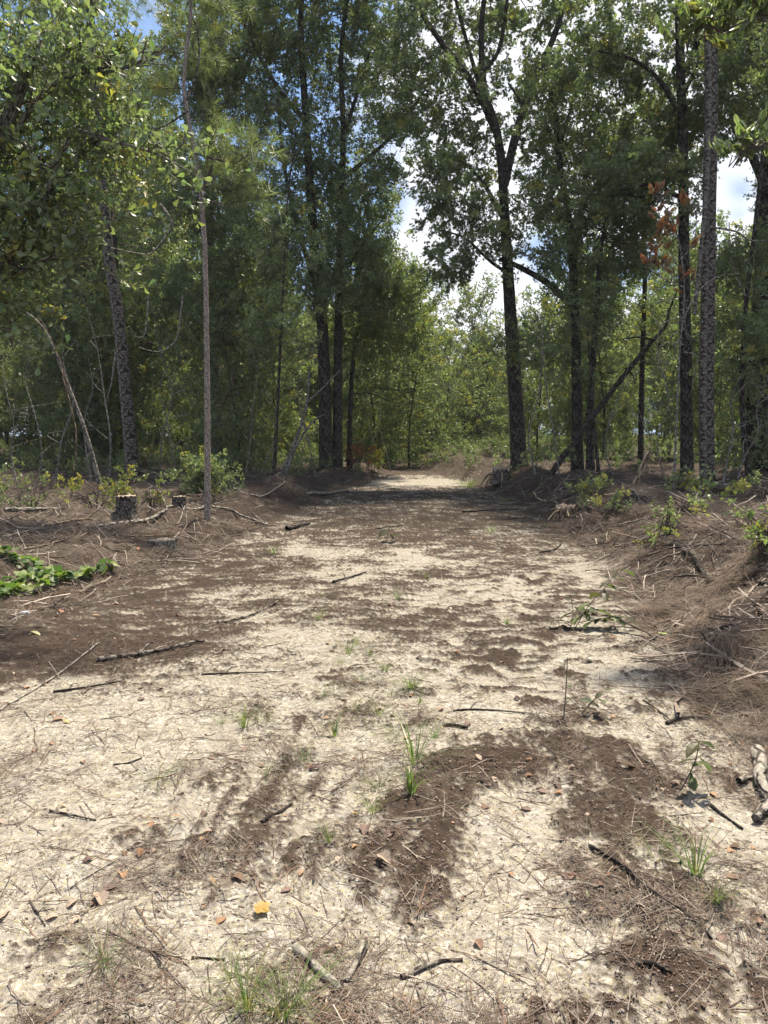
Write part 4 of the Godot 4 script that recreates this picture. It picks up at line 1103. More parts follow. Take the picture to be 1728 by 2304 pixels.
func stump(label: String, at: Vector3, r: float, h: float, bark: Material, torn := 0.0) -> void:
	var o := thing("tree_stump", label, "stump", Vector3(at.x, gy(at.x, at.z), at.z))
	var mb := Mb.new()
	var sides := 40
	var rows := 14
	for j in rows + 1:
		var f := float(j) / rows
		for s in sides + 1:
			var a := TAU * (s % sides) / sides
			var c := Vector3(cos(a), 0, sin(a))
			var n := nz.get_noise_3d(c.x * 260.0 + at.x * 90.0, f * 40.0, c.z * 260.0)
			var rr := r * (1.0 + 0.12 * n + 0.35 * exp(-f * 5.0) * (0.8 + nm.get_noise_2d(c.x * 130.0 + at.z * 40.0, c.z * 130.0)))
			var y := f * h * (1.0 + (torn + 0.12) * nm.get_noise_2d(c.x * 200.0, c.z * 200.0) * (1.0 if j == rows else 0.6))
			mb.v.append(Vector3(c.x * rr, y - 0.05 * (1.0 - f), c.z * rr))
			mb.n.append(c)
			mb.t.append(Vector2(3.0 * s / sides, f * h / 0.4))
			mb.c.append(Color.WHITE)
	for j in rows:
		for s in sides:
			var a := j * (sides + 1) + s
			var b := a + sides + 1
			mb.x.append_array(PackedInt32Array([a, a + 1, b, a + 1, b + 1, b]))
	part(o, "bark", mb.mesh(true), bark)
	var top := Mb.new()
	var rim := rows * (sides + 1)
	for ring in 6:
		for s in sides:
			var q := []
			for k in [[ring, s], [ring, s + 1], [ring + 1, s], [ring + 1, s + 1]]:
				var e: Vector3 = mb.v[rim + k[1]]
				var g: float = k[0] / 6.0
				q.append(Vector3(e.x * g * 0.96, lerpf(h, e.y, g) - 0.012 + 0.006 * nz.get_noise_2d(e.x * g * 3000.0, e.z * g * 3000.0), e.z * g * 0.96))
			var tone := Color(0.24, 0.19, 0.145) * (0.85 + 0.35 * (ring % 2)) * (1.0 + 0.3 * nz.get_noise_2d(q[0].x * 1500.0, q[0].z * 1500.0))
			top.tri(q[0], q[2], q[1], tone)
			top.tri(q[1], q[2], q[3], tone)
	part(o, "cut_face", top.mesh(), M.litter)
	if torn > 0.0:
		for i in 7:
			var a := i * 0.9 + rf(-0.2, 0.2)
			var d := Vector3(cos(a), 0, sin(a))
			var e := d * r * rf(1.8, 3.2)
			e.y = gy(at.x + e.x, at.z + e.z) - o.position.y + rf(0.0, 0.06)
			var rb := Mb.new()
			tube(rb, [d * r * 0.7 + Vector3(0, h * rf(0.3, 0.9), 0), d * r * 1.4 + Vector3(0, h * 0.55, 0), e], 0.035, 0.012, 7, 0.06, Color.WHITE, 0.008)
			part(o, "root", rb.mesh(true), M.bare_wood)

func grass(label: String, at: Vector3, h: float, n: int, spread: float, width: float, tint: Color) -> void:
	var o := thing("grass_tuft", label, "grass tuft", Vector3(at.x, gy(at.x, at.z), at.z))
	var mb := Mb.new()
	for i in n:
		var a := rf(0, TAU)
		var d := Vector3(cos(a), 0, sin(a))
		var l := h * rf(0.45, 1.1)
		var out := spread * rf(0.2, 1.5)
		var p := d * rf(0.0, 0.18) * spread
		p.y = gy(at.x + p.x, at.z + p.z) - o.position.y - 0.004
		var sag := rf(0.0, 0.5)
		var tone := rf(0.7, 1.35)
		var col := Color(tint.r * tone * rf(0.8, 1.4), tint.g * tone, tint.b * tone)
		if rng.randf() < 0.14: col = Color(0.3, 0.24, 0.13)
		var w := width * rf(0.6, 1.1)
		strip(mb, [p, p + d * out * 0.2 + Vector3(0, l * 0.4, 0), p + d * out * 0.55 + Vector3(0, l * 0.75, 0), p + d * out + Vector3(0, l * (1.0 - 0.5 * sag), 0)], w, col)
	part(o, "blades", mb.mesh(), M.leaf, "stuff")

var leaf_meshes := {}
func leaf_mesh(shape: String, k: int) -> ArrayMesh:
	var key := shape + str(k)
	if leaf_meshes.has(key): return leaf_meshes[key]
	var mb := Mb.new()
	if shape == "vine":      # a broad toothed heart
		var rim := []
		for i in 17:
			var a := lerpf(-2.75, 2.75, i / 16.0)
			var r := 0.5 * (1.0 - 0.2 * absf(sin(a * 1.5)) + 0.25 * maxf(0.0, cos(a))) * (1.0 if i % 2 else 0.88) * rf(0.93, 1.06)
			rim.append(Vector3(sin(a) * r, 0.1 * cos(a * 3.0) * r + rf(-0.02, 0.02) - 0.12 * r, 0.1 + cos(a) * r))
		for i in 16: mb.tri(Vector3.ZERO, rim[i], rim[i + 1], Color(1, 1, 1) * rf(0.9, 1.1))
	elif shape == "maple":
		for q in [[-1.9, 0.55], [-1.0, 0.85], [0.0, 1.0], [1.0, 0.85], [1.9, 0.55]]:
			var e := Vector3(sin(q[0]), 0, cos(q[0]))
			var g := Vector3(e.z, 0, -e.x)
			var l: float = q[1] * 0.62
			var tip := e * l + Vector3(0, rf(-0.03, 0.08), 0)
			var rim := [e * l * 0.25 + g * 0.2, e * l * 0.52 + g * 0.14, e * l * 0.62 + g * 0.2, e * l * 0.8 + g * 0.07, tip, e * l * 0.8 - g * 0.07, e * l * 0.62 - g * 0.2, e * l * 0.52 - g * 0.14, e * l * 0.25 - g * 0.2]
			for i in 8: mb.tri(Vector3.ZERO, (rim[i] as Vector3) + Vector3(0, 0.02, 0), (rim[i + 1] as Vector3) + Vector3(0, 0.02, 0), Color(1, 1, 1) * rf(0.85, 1.1))
		tubeless(mb, Vector3.ZERO, Vector3(0.05, 0.02, -0.5), 0.012, Color(0.9, 0.7, 0.5))
	else:
		leaf(mb, Vector3.ZERO, Vector3.BACK, Vector3.UP, 1.0, 0.46 + 0.08 * k, shape, Color.WHITE)
	leaf_meshes[key] = mb.mesh()
	return leaf_meshes[key]

var leaf_mats := {}
func leaf_mat(c: Color) -> StandardMaterial3D:
	var key := c.to_html()
	if not leaf_mats.has(key):
		var m: StandardMaterial3D = M.leaf.duplicate()
		m.albedo_color = c.linear_to_srgb()
		m.roughness = 0.5
		leaf_mats[key] = m
	return leaf_mats[key]

func lone_leaf(label: String, at: Vector3, size: float, shape: String, col: Color, turn: float, tilt := 0.15) -> void:
	var o := part(self, "fallen_leaf", leaf_mesh(shape, 0), leaf_mat(col))
	o.position = on_ground(at.x, at.z, 0.012 + size * 0.1)
	o.rotation = Vector3(tilt, turn, tilt * 0.5)
	o.scale = Vector3.ONE * size
	tag(o, label, "leaf")

# a seedling: stems through given points, a leaf (a part of its own) at the ends of short stalks
func seedling(label: String, stems: Array, size: float, per: int, cols: Array, called := "oak_seedling") -> void:
	var b: Vector3 = stems[0][0]
	b.y = gy(b.x, b.z)
	var o := thing(called, label, "plant", b)
	for st in stems:
		var own := []
		for p in st: own.append((p as Vector3) - b)
		if st == stems[0]: own[0] = Vector3(0, -0.02, 0)
		var mb := Mb.new()
		tube(mb, own, 0.0045, 0.002, 6, 0.03)
		part(o, "stem", mb.mesh(true), M.twig)
		var line := smooth_line(own, 0.02)
		for i in per:
			var f := 1.0 - 0.62 * pow(float(i) / per, 1.2)
			var p: Vector3 = line[int(f * (line.size() - 1))]
			var a := i * 2.4 + rf(-0.4, 0.4)
			var d := Vector3(cos(a), rf(-0.45, 0.35), sin(a)).normalized()
			var lf := part(o, "leaf", leaf_mesh("oval" if i % 3 else "spat", i % 2), leaf_mat(cols[rng.randi() % cols.size()]))
			var s := d.cross(Vector3.UP).normalized()
			lf.transform = Transform3D(Basis(s, d.cross(s).normalized() * -1.0, d).rotated(d, rf(-0.5, 0.5)).scaled_local(Vector3.ONE * size * rf(0.7, 1.15)), p)

func bush(called: String, label: String, at: Vector3, w: float, h: float, n: int, kind: String, tint: Color, scale: float, cat := "shrub") -> void:
	var b := Vector3(at.x, gy(at.x, at.z), at.z)
	var o := thing(called, label, cat, b)
	var mb := Mb.new()
	nodes_of[o] = []
	for i in 6:
		var a := i * 1.05 + rf(-0.2, 0.2)
		var e := Vector3(cos(a) * w * rf(0.15, 0.4), h * rf(0.5, 0.85), sin(a) * w * rf(0.15, 0.4))
		tube(mb, [Vector3(cos(a) * 0.03, -0.05, sin(a) * 0.03), e * 0.5 + Vector3(0, 0.04, 0), e], 0.012, 0.004, 5, 0.1)
		nodes_of[o].append(e * 0.5)
		nodes_of[o].append(e)
	mb.n.clear()
	mb.t.clear()
	part(o, "stem", mb.mesh(), M.twig)
	var blobs := []
	for i in 7:
		var a := i * 0.9
		blobs.append([Vector3(cos(a) * w * 0.28, h * rf(0.35, 0.75), sin(a) * w * 0.28), w * 0.25, h * 0.26, w * 0.25, n / 7])
	crown(o, blobs, kind, tint, M.twig, true, scale, 0.2, 0.3, 0.2)

func straw_clump(label: String, at: Vector3, l: float, w: float, turn: float, n: int) -> void:
	var o := thing("straw_clump", label, "pine straw", Vector3(at.x, gy(at.x, at.z), at.z))
	var mb := Mb.new()
	var ax := Vector3(cos(turn), 0, sin(turn))
	var ac := Vector3(-ax.z, 0, ax.x)
	for i in n:
		var u := rf(-0.5, 0.5)
		var v := rf(-0.5, 0.5)
		var hump := 0.75 * w * maxf(0.0, 1.0 - 4.0 * v * v) * (1.0 - u * u * 2.0) * rf(0.3, 1.0)
		var c := ax * u * l + ac * v * w
		var d := (ax + ac * rf(-0.5, 0.5) + ac * v * 0.5 * sin(u * 5.0)).normalized() * rf(0.08, 0.15)
		var lo := gy(at.x + c.x, at.z + c.z) - o.position.y
		c.y = lo + hump
		var e := c + d
		var s := c - d
		e.y = maxf(gy(at.x + e.x, at.z + e.z) - o.position.y, c.y - rf(0.02, 0.09))
		s.y = maxf(gy(at.x + s.x, at.z + s.z) - o.position.y, c.y - rf(0.0, 0.06))
		var t := rf(0.55, 1.35)
		strip(mb, [s, c + ac * rf(-0.012, 0.012), e], 0.004, Color(0.115, 0.085, 0.066) * t)
	part(o, "needles", mb.mesh(), M.litter, "stuff")

func pine_cone(label: String, at: Vector3, turn: float) -> void:
	var o := thing("pine_cone", label, "pine cone", on_ground(at.x, at.z, 0.03))
	o.rotation = Vector3(1.35, turn, 0)
	var mb := Mb.new()
	for j in 11:
		var f := j / 10.0
		var r := 0.034 * sin(PI * (0.12 + 0.85 * f)) + 0.004
		for i in 9:
			var a := TAU * i / 9.0 + j * 0.35
			var c := Vector3(cos(a), 0, sin(a))
			var s := Vector3(-sin(a), 0, cos(a))
			var p := c * r * 0.4 + Vector3(0, -0.05 + 0.1 * f, 0)
			var q := c * r * 1.15 + Vector3(0, -0.043 + 0.1 * f, 0)
			var tone := Color(0.17, 0.12, 0.09) * rf(0.8, 1.3)
			mb.tri(p - s * 0.004, q + s * 0.011, p + s * 0.004, tone * 0.7)
			mb.tri(p - s * 0.004, q - s * 0.011, q + s * 0.011, tone)
			mb.tri(q - s * 0.011, q - Vector3(0, 0.007, 0), q + s * 0.011, tone * 1.6)
	part(o, "scales", mb.mesh(), M.litter)

func ground_things() -> void:
	var br: Material = M.bare_wood
	var ok: Material = M.oak_bark
	var pi: Material = M.pine_bark
	var gr: Material = M.grey_bark
	for s in [
		["thick reddish brown stick lying in the dark litter below the grape vine", [Vector3(-2.109, 0, -5.269), Vector3(-1.762, 0, -5.447), Vector3(-1.44, 0, -5.718)], 0.02, pi, 1],
		["long reddish stick slanting across the sand above the thick brown one", [Vector3(-1.464, 0, -6.312), Vector3(-1.271, 0, -6.586), Vector3(-1.061, 0, -7.186)], 0.013, pi, 0],
		["forked dark twig lying across the sandy middle of the track", [Vector3(-0.578, 0, -8.222), Vector3(-0.409, 0, -8.565), Vector3(-0.226, 0, -8.938)], 0.016, ok, 1],
		["heavy dark branch sunk in the pine straw of the brushy bank", [Vector3(3.415, 0.189, -9.622), Vector3(3.411, 0.297, -8.198), Vector3(3.286, 0.321, -7.018), Vector3(3.23, 0.411, -5.915)], 0.035, ok, 2],
		["pale fallen log lying in the shade at the foot of the white stem", [Vector3(-9.355, 0.532, -20.526), Vector3(-8.876, 0.548, -21.253), Vector3(-8.433, 0.565, -22.034)], 0.06, br, 0],
		["short pale log lying beside the brown pine's foot", [Vector3(-7.968, 0.603, -23.779), Vector3(-7.515, 0.608, -24.017), Vector3(-6.818, 0.598, -23.546)], 0.075, br, 0],
		["long grey branch arching over the bank behind the low wide stump", [Vector3(-4.404, 0.322, -10.979), Vector3(-3.869, 0.346, -12.171), Vector3(-3.433, 0.358, -13.865), Vector3(-3.01, 0.285, -14.369), Vector3(-2.176, 0.079, -13.586)], 0.034, gr, 2],
		["grey pole lying before the yellow leaved shrub", [Vector3(-6.507, 0.355, -12.48), Vector3(-5.846, 0.365, -12.956), Vector3(-4.99, 0.378, -13.546)], 0.04, gr, 0],
		["long whitish branch bending along the needle covered bank", [Vector3(-5.449, 0.304, -10.177), Vector3(-4.94, 0.306, -10.265), Vector3(-4.988, 0.319, -10.878), Vector3(-4.637, 0.335, -11.568)], 0.03, br, 1],
		["thin pale stick lying just above the grape vine", [Vector3(-4.452, 0.299, -8.604), Vector3(-4.154, 0.279, -9.165), Vector3(-4.242, 0.304, -10.177)], 0.015, br, 0],
		["thin pale rod lying against the front of the low wide stump", [Vector3(-4.131, 0.308, -10.458), Vector3(-3.705, 0.272, -10.978), Vector3(-3.011, 0.124, -11.528)], 0.013, br, 0],
		["mossy log lying on the dirt just below the leaning dead poles", [Vector3(-2.023, 0.271, -19.038), Vector3(-1.519, 0.226, -20.037), Vector3(-1.016, 0.235, -20.678)], 0.055, gr, 0],
		["stubby dark log end where bank meets track below the pine sapling", [Vector3(-1.716, 0.063, -12.848), Vector3(-1.578, 0.071, -13.207), Vector3(-1.404, 0.08, -13.652)], 0.05, ok, 0],
		["grey broken stick propped up beside the longest wispy grass", [Vector3(-0.283, 0, -2.198), Vector3(-0.209, 0, -2.102), Vector3(-0.124, 0, -2.007)], 0.0165, gr, 0],
		["mottled flat stick half buried beside the grey broken one", [Vector3(-0.067, 0, -2.233), Vector3(-0.086, 0, -2.143), Vector3(-0.113, 0, -2.044)], 0.014, gr, 0],
		["curved brown stick ending the band of bark chips", [Vector3(-0.514, 0, -2.936), Vector3(-0.452, 0, -3.044), Vector3(-0.41, 0, -3.143)], 0.0085, ok, 0],
		["short thick stick on clean sand behind the tallest grass tuft", [Vector3(0.331, 0, -3.973), Vector3(0.403, 0, -3.966), Vector3(0.464, 0, -3.933)], 0.013, ok, 0],
		["bleached crooked log at the frame edge by the stick stub", [Vector3(1.92, 0, -3.619), Vector3(1.794, 0, -3.341), Vector3(1.72, 0, -3.117), Vector3(1.591, 0, -3.004)], 0.036, gr, 0],
		["stub of a stick lying on sand beside the bleached crooked log", [Vector3(1.672, 0, -3.322), Vector3(1.724, 0, -3.355), Vector3(1.783, 0, -3.394)], 0.016, pi, 0],
		["straight dark stick below the bleached log", [Vector3(1.463, 0, -3.147), Vector3(1.476, 0, -3.036), Vector3(1.509, 0, -2.943)], 0.008, ok, 0],
		["long thin curved branch crossing the dark wheel track", [Vector3(0.824, 0, -2.793), Vector3(0.91, 0, -2.603), Vector3(0.934, 0, -2.475), Vector3(1.004, 0, -2.323), Vector3(1.049, 0, -2.206)], 0.0065, ok, 0],
		["dark thin twig lying over the sandy patch by the little leafy sprig", [Vector3(-2.112, 0, -4.541), Vector3(-1.93, 0, -4.638), Vector3(-1.759, 0, -4.767)], 0.009, ok, 1],
		["slender twig lying parallel to the thick brown stick, lower on the sand", [Vector3(-1.261, 0, -4.924), Vector3(-1.002, 0, -4.985), Vector3(-0.701, 0, -5.059)], 0.007, ok, 1],
		["hair thin long vine stem running down over the litter", [Vector3(-2.273, 0, -4.197), Vector3(-2.255, 0, -4.965), Vector3(-2.274, 0, -5.731)], 0.008, gr, 0],
		["crooked grey branch coming down the straw bank toward the sand", [Vector3(2.25, 0.027, -5.068), Vector3(2.518, 0.099, -5.375), Vector3(2.763, 0.235, -5.247)], 0.02, ok, 1],
		["dark stick end poking out at the frame edge below the pine cone", [Vector3(2.277, 0.067, -4.576), Vector3(2.328, 0.089, -4.416), Vector3(2.379, 0.112, -4.247)], 0.02, ok, 0],
		["thin dark twig pointing at the little oak sprig", [Vector3(1.61, 0, -4.415), Vector3(1.648, 0, -4.242), Vector3(1.681, 0, -4.082)], 0.006, ok, 0],
		["long low twig along the edge of the dark soil crescent", [Vector3(0.412, 0, -4.22), Vector3(0.635, 0, -4.22), Vector3(0.837, 0, -4.197)], 0.007, ok, 1],
		["thin red brown stick on pale sand in the open corner", [Vector3(-1.443, 0, -3.024), Vector3(-1.321, 0, -2.981), Vector3(-1.213, 0, -2.943)], 0.006, pi, 0],
		["rusty twin needle lying beside the yellow leaf's lower sand", [Vector3(-0.754, 0, -2.198), Vector3(-0.665, 0, -2.098), Vector3(-0.583, 0, -2.014)], 0.0035, pi, 1],
		["rusty pine twig on the sand near the frame's lower corner", [Vector3(-1.234, 0, -2.409), Vector3(-1.177, 0, -2.349), Vector3(-1.127, 0, -2.292)], 0.004, pi, 1],
		["split orange brown wood splinter by the white foot printed sand", [Vector3(0.055, 0, -2.067), Vector3(0.157, 0, -2.122), Vector3(0.246, 0, -2.139)], 0.009, pi, 0],
		["flat dark stick lying in the deepest brown soil patch", [Vector3(0.767, 0, -2.087), Vector3(0.811, 0, -2.067), Vector3(0.854, 0, -2.035)], 0.009, ok, 0],
		["curved stick lying over the torn stump", [Vector3(3.661, 0.345, -18.646), Vector3(3.649, 0.279, -15.294), Vector3(3.477, 0.183, -13.111)], 0.028, br, 1],
		["dark stub sticking out of the brush above the white stick", [Vector3(4.946, 0.667, -15.314), Vector3(4.449, 0.614, -13.162), Vector3(4.214, 0.541, -11.912)], 0.035, ok, 0],
		["whitish stick lying level in the brush bank", [Vector3(4.035, 0.477, -13.499), Vector3(4.219, 0.553, -12.886), Vector3(4.504, 0.607, -12.609)], 0.022, br, 0],
		["brown stick lying below the whitish one beside the torn stump", [Vector3(3.639, 0.265, -13.636), Vector3(3.724, 0.307, -12.709), Vector3(3.769, 0.329, -11.828)], 0.022, ok, 0],
		["forked twig where the sand meets the brush bank", [Vector3(2.262, 0.012, -10.548), Vector3(2.52, 0.017, -10.79), Vector3(2.858, 0.035, -11.587)], 0.012, ok, 1],
		["grey log along the bank behind the bright rosette", [Vector3(6.315, 0.667, -15.314), Vector3(7.081, 0.662, -15.083), Vector3(7.897, 0.652, -14.641)], 0.05, gr, 1],
		["bent brown branch lying in front of the dark bush", [Vector3(-3.716, 0.471, -17.783), Vector3(-3.064, 0.414, -16.681), Vector3(-2.697, 0.383, -17.749), Vector3(-2.423, 0.447, -20.176)], 0.025, gr, 1],
		["straight pale rod lying flat in the dark part of the track", [Vector3(-0.12, 0.065, -12.966), Vector3(0.13, 0.071, -13.207), Vector3(0.39, 0.076, -13.458)], 0.02, pi, 0],
		["long thin pole lying across the shaded track", [Vector3(1.682, 0.121, -15.513), Vector3(2.324, 0.129, -15.858), Vector3(3.098, 0.137, -16.219)], 0.02, ok, 0],
		["grey stick beside the pine cone on the straw bank", [Vector3(1.634, 0, -4.096), Vector3(1.818, 0, -4.153), Vector3(1.935, 0, -4.054)], 0.012, ok, 1],
		["crooked twig on the light sand beside the brown mound", [Vector3(-1.356, 0, -3.532), Vector3(-1.29, 0, -3.543), Vector3(-1.236, 0, -3.597)], 0.006, ok, 0],
		["straight twig lying behind the longest wispy tuft", [Vector3(-0.606, 0, -2.161), Vector3(-0.552, 0, -2.157), Vector3(-0.501, 0, -2.153)], 0.005, ok, 0]]:
		stick(s[0], s[1], s[2], s[3], 0.55, "fallen_log" if s[0].contains(" log ") or s[0].contains(" pole") else "fallen_stick", "log" if s[0].contains(" log ") else "stick", s[4])
	stump("tall dark sawn stump between two yellow leaved shrubs", Vector3(-4.227, 0.343, -11.977), 0.165, 0.36, M.pine_bark)
	stump("smaller sawn stump by the dark bush and the slender pine", Vector3(-3.618, 0.347, -12.885), 0.12, 0.25, M.pine_bark)
	stump("low wide sawn stump at the front of the bank", Vector3(-3.289, 0.148, -10.747), 0.21, 0.19, M.grey_bark)
	stump("torn stump with splayed broken roots on the brushy bank", Vector3(3.593, 0.246, -14.398), 0.2, 0.24, M.bare_wood, 0.5)
	stump("rotten reddish stump at the foot of the forked oak", Vector3(3.494, 0.476, -21.586), 0.28, 0.4, M.pine_bark, 0.6)
	var green := Color(0.1, 0.155, 0.045)
	for g in [["fine upright tuft growing on the pale sand beside the mound", Vector3(-0.799, 0, -4.054), 0.2, 46, 0.16, 0.004], ["round low tuft on the clean sand of the middle strip", Vector3(0.178, 0, -4.684), 0.13, 60, 0.2, 0.005], ["small tuft just above the round one", Vector3(0.011, 0, -5.048), 0.1, 30, 0.12, 0.005],
			["small green tuft on the sand edge by the mound", Vector3(-0.277, 0, -3.946), 0.12, 34, 0.13, 0.005], ["thin pale tuft growing along the strip of litter", Vector3(-0.026, 0, -4.183), 0.14, 40, 0.2, 0.0035], ["tallest tuft with long arching blades beside the dark soil", Vector3(0.157, 0, -3.532), 0.27, 34, 0.24, 0.0065],
			["short broad bladed tuft in front of the tallest one", Vector3(0.123, 0, -3.194), 0.16, 26, 0.1, 0.012], ["green tuft with long blades on the sand beyond the wheel track", Vector3(1.166, 0, -2.597), 0.22, 34, 0.17, 0.006], ["dry low tuft below the long bladed one", Vector3(1.143, 0, -2.387), 0.11, 50, 0.1, 0.003],
			["longest wispy tuft, close to the broken grey stick", Vector3(-0.386, 0, -1.931), 0.17, 52, 0.13, 0.004], ["second wispy tuft beside the broken grey stick", Vector3(-0.282, 0, -1.906), 0.14, 70, 0.16, 0.0035], ["feathery thin tuft at the head of the middle strip", Vector3(-0.275, 0, -5.484), 0.14, 36, 0.2, 0.004],
			["dark fine tuft low in the open sand corner", Vector3(-0.875, 0, -2.137), 0.1, 40, 0.15, 0.003], ["feathery flat tuft on the sand beside the brown mound", Vector3(-1.077, 0, -3.341), 0.09, 44, 0.18, 0.003], ["dry tuft between mound and dark soil", Vector3(-0.049, 0, -3.056), 0.12, 40, 0.12, 0.0035],
			["thin tuft in the band of bark chips", Vector3(-0.218, 0, -2.797), 0.11, 22, 0.08, 0.004], ["low green tuft on the dirt near the bank", Vector3(-1.609, 0.011, -10.509), 0.14, 40, 0.3, 0.006], ["pale tuft at the top of the sandy streak", Vector3(-0.586, 0, -6.515), 0.12, 34, 0.22, 0.005],
			["little tuft among the tread bars", Vector3(0.146, 0, -7.426), 0.1, 30, 0.16, 0.006], ["tiny tuft in the tread marked sand", Vector3(1.107, 0, -6.515), 0.1, 26, 0.12, 0.006], ["small tuft in the shaded part of the track", Vector3(1.871, 0.06, -12.733), 0.16, 40, 0.3, 0.008],
			["grass tuft growing at the sunlit far edge of the track", Vector3(2.59, 0.278, -22.638), 0.35, 120, 1.0, 0.014], ["small far tuft in the shade beside the torn stump", Vector3(2.97, 0.175, -17.953), 0.2, 50, 0.5, 0.01], ["dry brown tuft by the twig above the yellow leaf", Vector3(-0.568, 0, -3.389), 0.09, 24, 0.08, 0.003]]:
		grass(g[0], g[1], g[2], g[3], g[4], g[5], green * (1.0 if g[2] < 0.15 else 1.15))
	for p in [Vector3(-0.22, 0, -5.704), Vector3(-0.319, 0, -5.212), Vector3(-0.103, 0, -5.387), Vector3(-0.156, 0, -4.844), Vector3(0.046, 0, -4.567), Vector3(-0.385, 0, -4.567), Vector3(0.216, 0, -4.399), Vector3(0.078, 0, -3.894), Vector3(-0.168, 0, -4.319), Vector3(-0.4, 0, -3.597), Vector3(0.277, 0, -3.831), Vector3(-0.935, 0, -4.096), Vector3(-0.687, 0, -4.132), Vector3(-0.256, 0, -1.993), Vector3(-0.456, 0, -2.048), Vector3(-0.021, 0, -3.294), Vector3(1.065, 0, -2.714), Vector3(-0.678, 0, -7.563), Vector3(0.501, 0, -8.625), Vector3(2.977, 0.073, -13.331)]:
		grass("tiny thin tuft of new grass along the middle strip of the track", p, rf(0.06, 0.12), 30, rf(0.1, 0.2), 0.003, green)
		get_child(-1).set_meta("group", "tiny grass tufts on the track")
	# leafy things
	var olive := [Color(0.07, 0.095, 0.032), Color(0.055, 0.08, 0.035), Color(0.1, 0.13, 0.04), Color(0.075, 0.07, 0.035)]
	var withered := [Color(0.075, 0.058, 0.045), Color(0.06, 0.06, 0.035), Color(0.1, 0.075, 0.05)]
	seedling("largest oak seedling, branching, on the sand near the brush bank", [[Vector3(1.668, 0.011, -6.3), Vector3(1.794, 0.193, -6.3), Vector3(1.935, 0.358, -6.3), Vector3(2.052, 0.521, -6.3)], [Vector3(1.673, 0.065, -6.2), Vector3(1.88, 0.102, -6.2), Vector3(2.055, 0.118, -6.2)], [Vector3(1.668, 0.02, -6.3), Vector3(1.755, 0.123, -6.3), Vector3(1.868, 0.164, -6.3)]], 0.15, 10, olive)
	seedling("bunch of withered dark leaves at the foot of the largest oak seedling", [[Vector3(1.649, -0.001, -6.35), Vector3(1.67, 0.132, -6.35), Vector3(1.642, 0.277, -6.35)], [Vector3(1.636, 0.011, -6.3), Vector3(1.566, 0.061, -6.3), Vector3(1.525, 0.082, -6.3)]], 0.14, 5, withered, "withered_seedling")
	seedling("bare thin upright sprig with two tiny leaves on the tread marked sand", [[Vector3(1.051, -0.027, -4.15), Vector3(1.06, 0.146, -4.15), Vector3(1.066, 0.367, -4.15)]], 0.045, 4, olive)
	seedling("small leaning oak sprig beside the bare upright one", [[Vector3(1.153, -0.018, -4.2), Vector3(1.219, 0.072, -4.2), Vector3(1.299, 0.151, -4.2)]], 0.085, 6, olive)
	seedling("oak sprig with olive leaves on the open sand by the bleached log", [[Vector3(1.359, -0.039, -3.25), Vector3(1.392, 0.043, -3.25), Vector3(1.437, 0.154, -3.25), Vector3(1.448, 0.243, -3.25)]], 0.1, 7, olive)
	seedling("small dark sprig standing in the shaded middle of the track", [[Vector3(0.026, -0.012, -11.6), Vector3(0.048, 0.123, -11.6), Vector3(0.063, 0.257, -11.6)]], 0.2, 6, olive)
	seedling("little leafy sprig in the sandy patch by the frame edge", [[Vector3(-1.892, -0.082, -4.5), Vector3(-1.875, -0.022, -4.5), Vector3(-1.885, 0.024, -4.5)], [Vector3(-1.885, -0.067, -4.5), Vector3(-1.83, -0.013, -4.5), Vector3(-1.809, 0.009, -4.5)]], 0.05, 6, olive)
	bush("dark_bush", "dense green bush behind the slender pine", Vector3(-3.878, 0.425, -15.683), 1.2, 0.7, 110, "broad", OAK_LEAF, 0.75)
	bush("yellow_shrub", "yellow leaved shrub behind the tall sawn stump", Vector3(-4.946, 0.385, -13.861), 0.6, 0.7, 28, "broad", Color(0.23, 0.25, 0.085), 0.5)
	bush("yellow_shrub", "wider yellow green shrub between the tall stump and the grey pole", Vector3(-5.202, 0.368, -13.098), 0.8, 0.55, 30, "broad", Color(0.23, 0.25, 0.085), 0.5)
	bush("yellow_shrub", "small yellow green shrub between the two taller stumps", Vector3(-4.132, 0.365, -12.956), 0.45, 0.35, 18, "broad", Color(0.23, 0.25, 0.085), 0.45)
	bush("green_shrub", "thin green shrub by the crossed sticks at the frame edge", Vector3(-6.431, 0.373, -13.318), 1.0, 0.5, 26, "broad", YOUNG_SUNLIT_LEAF, 0.5)
	bush("green_shrub", "leafy shrub growing on the brush bank by the torn stump", Vector3(3.997, 0.459, -13.815), 0.55, 0.32, 26, "broad", YOUNG_SUNLIT_LEAF, 0.5)
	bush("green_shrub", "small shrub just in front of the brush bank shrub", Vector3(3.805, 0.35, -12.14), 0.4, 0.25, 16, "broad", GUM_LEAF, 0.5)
	bush("green_shrub", "bright broad leaved rosette in front of the rough pine", Vector3(6.366, 0.639, -14.024), 0.45, 0.25, 16, "spat", YOUNG_SUNLIT_LEAF, 1.2)
	bush("green_shrub", "pale rosette beside the foot of the rough pine", Vector3(5.77, 0.639, -14.024), 0.4, 0.25, 16, "spat", YOUNG_SUNLIT_LEAF, 1.1)
	bush("green_shrub", "green shrub against the ivy clad trunk's foot", Vector3(6.488, 0.606, -12.528), 0.45, 0.4, 26, "broad", YOUNG_SUNLIT_LEAF, 0.5)
	bush("weed", "thin green weed on the straw bank", Vector3(4.22, 0.531, -10.191), 0.25, 0.18, 8, "spat", YOUNG_SUNLIT_LEAF, 0.8, "weed")
	bush("weed", "small weed above the heavy dark branch", Vector3(3.597, 0.318, -9.227), 0.25, 0.2, 14, "small", YOUNG_SUNLIT_LEAF, 0.9, "weed")
	bush("weed", "upright weed at the frame edge over the straw clump", Vector3(3.59, 0.48, -6.879), 0.22, 0.42, 16, "small", YOUNG_SUNLIT_LEAF, 1.0, "weed")
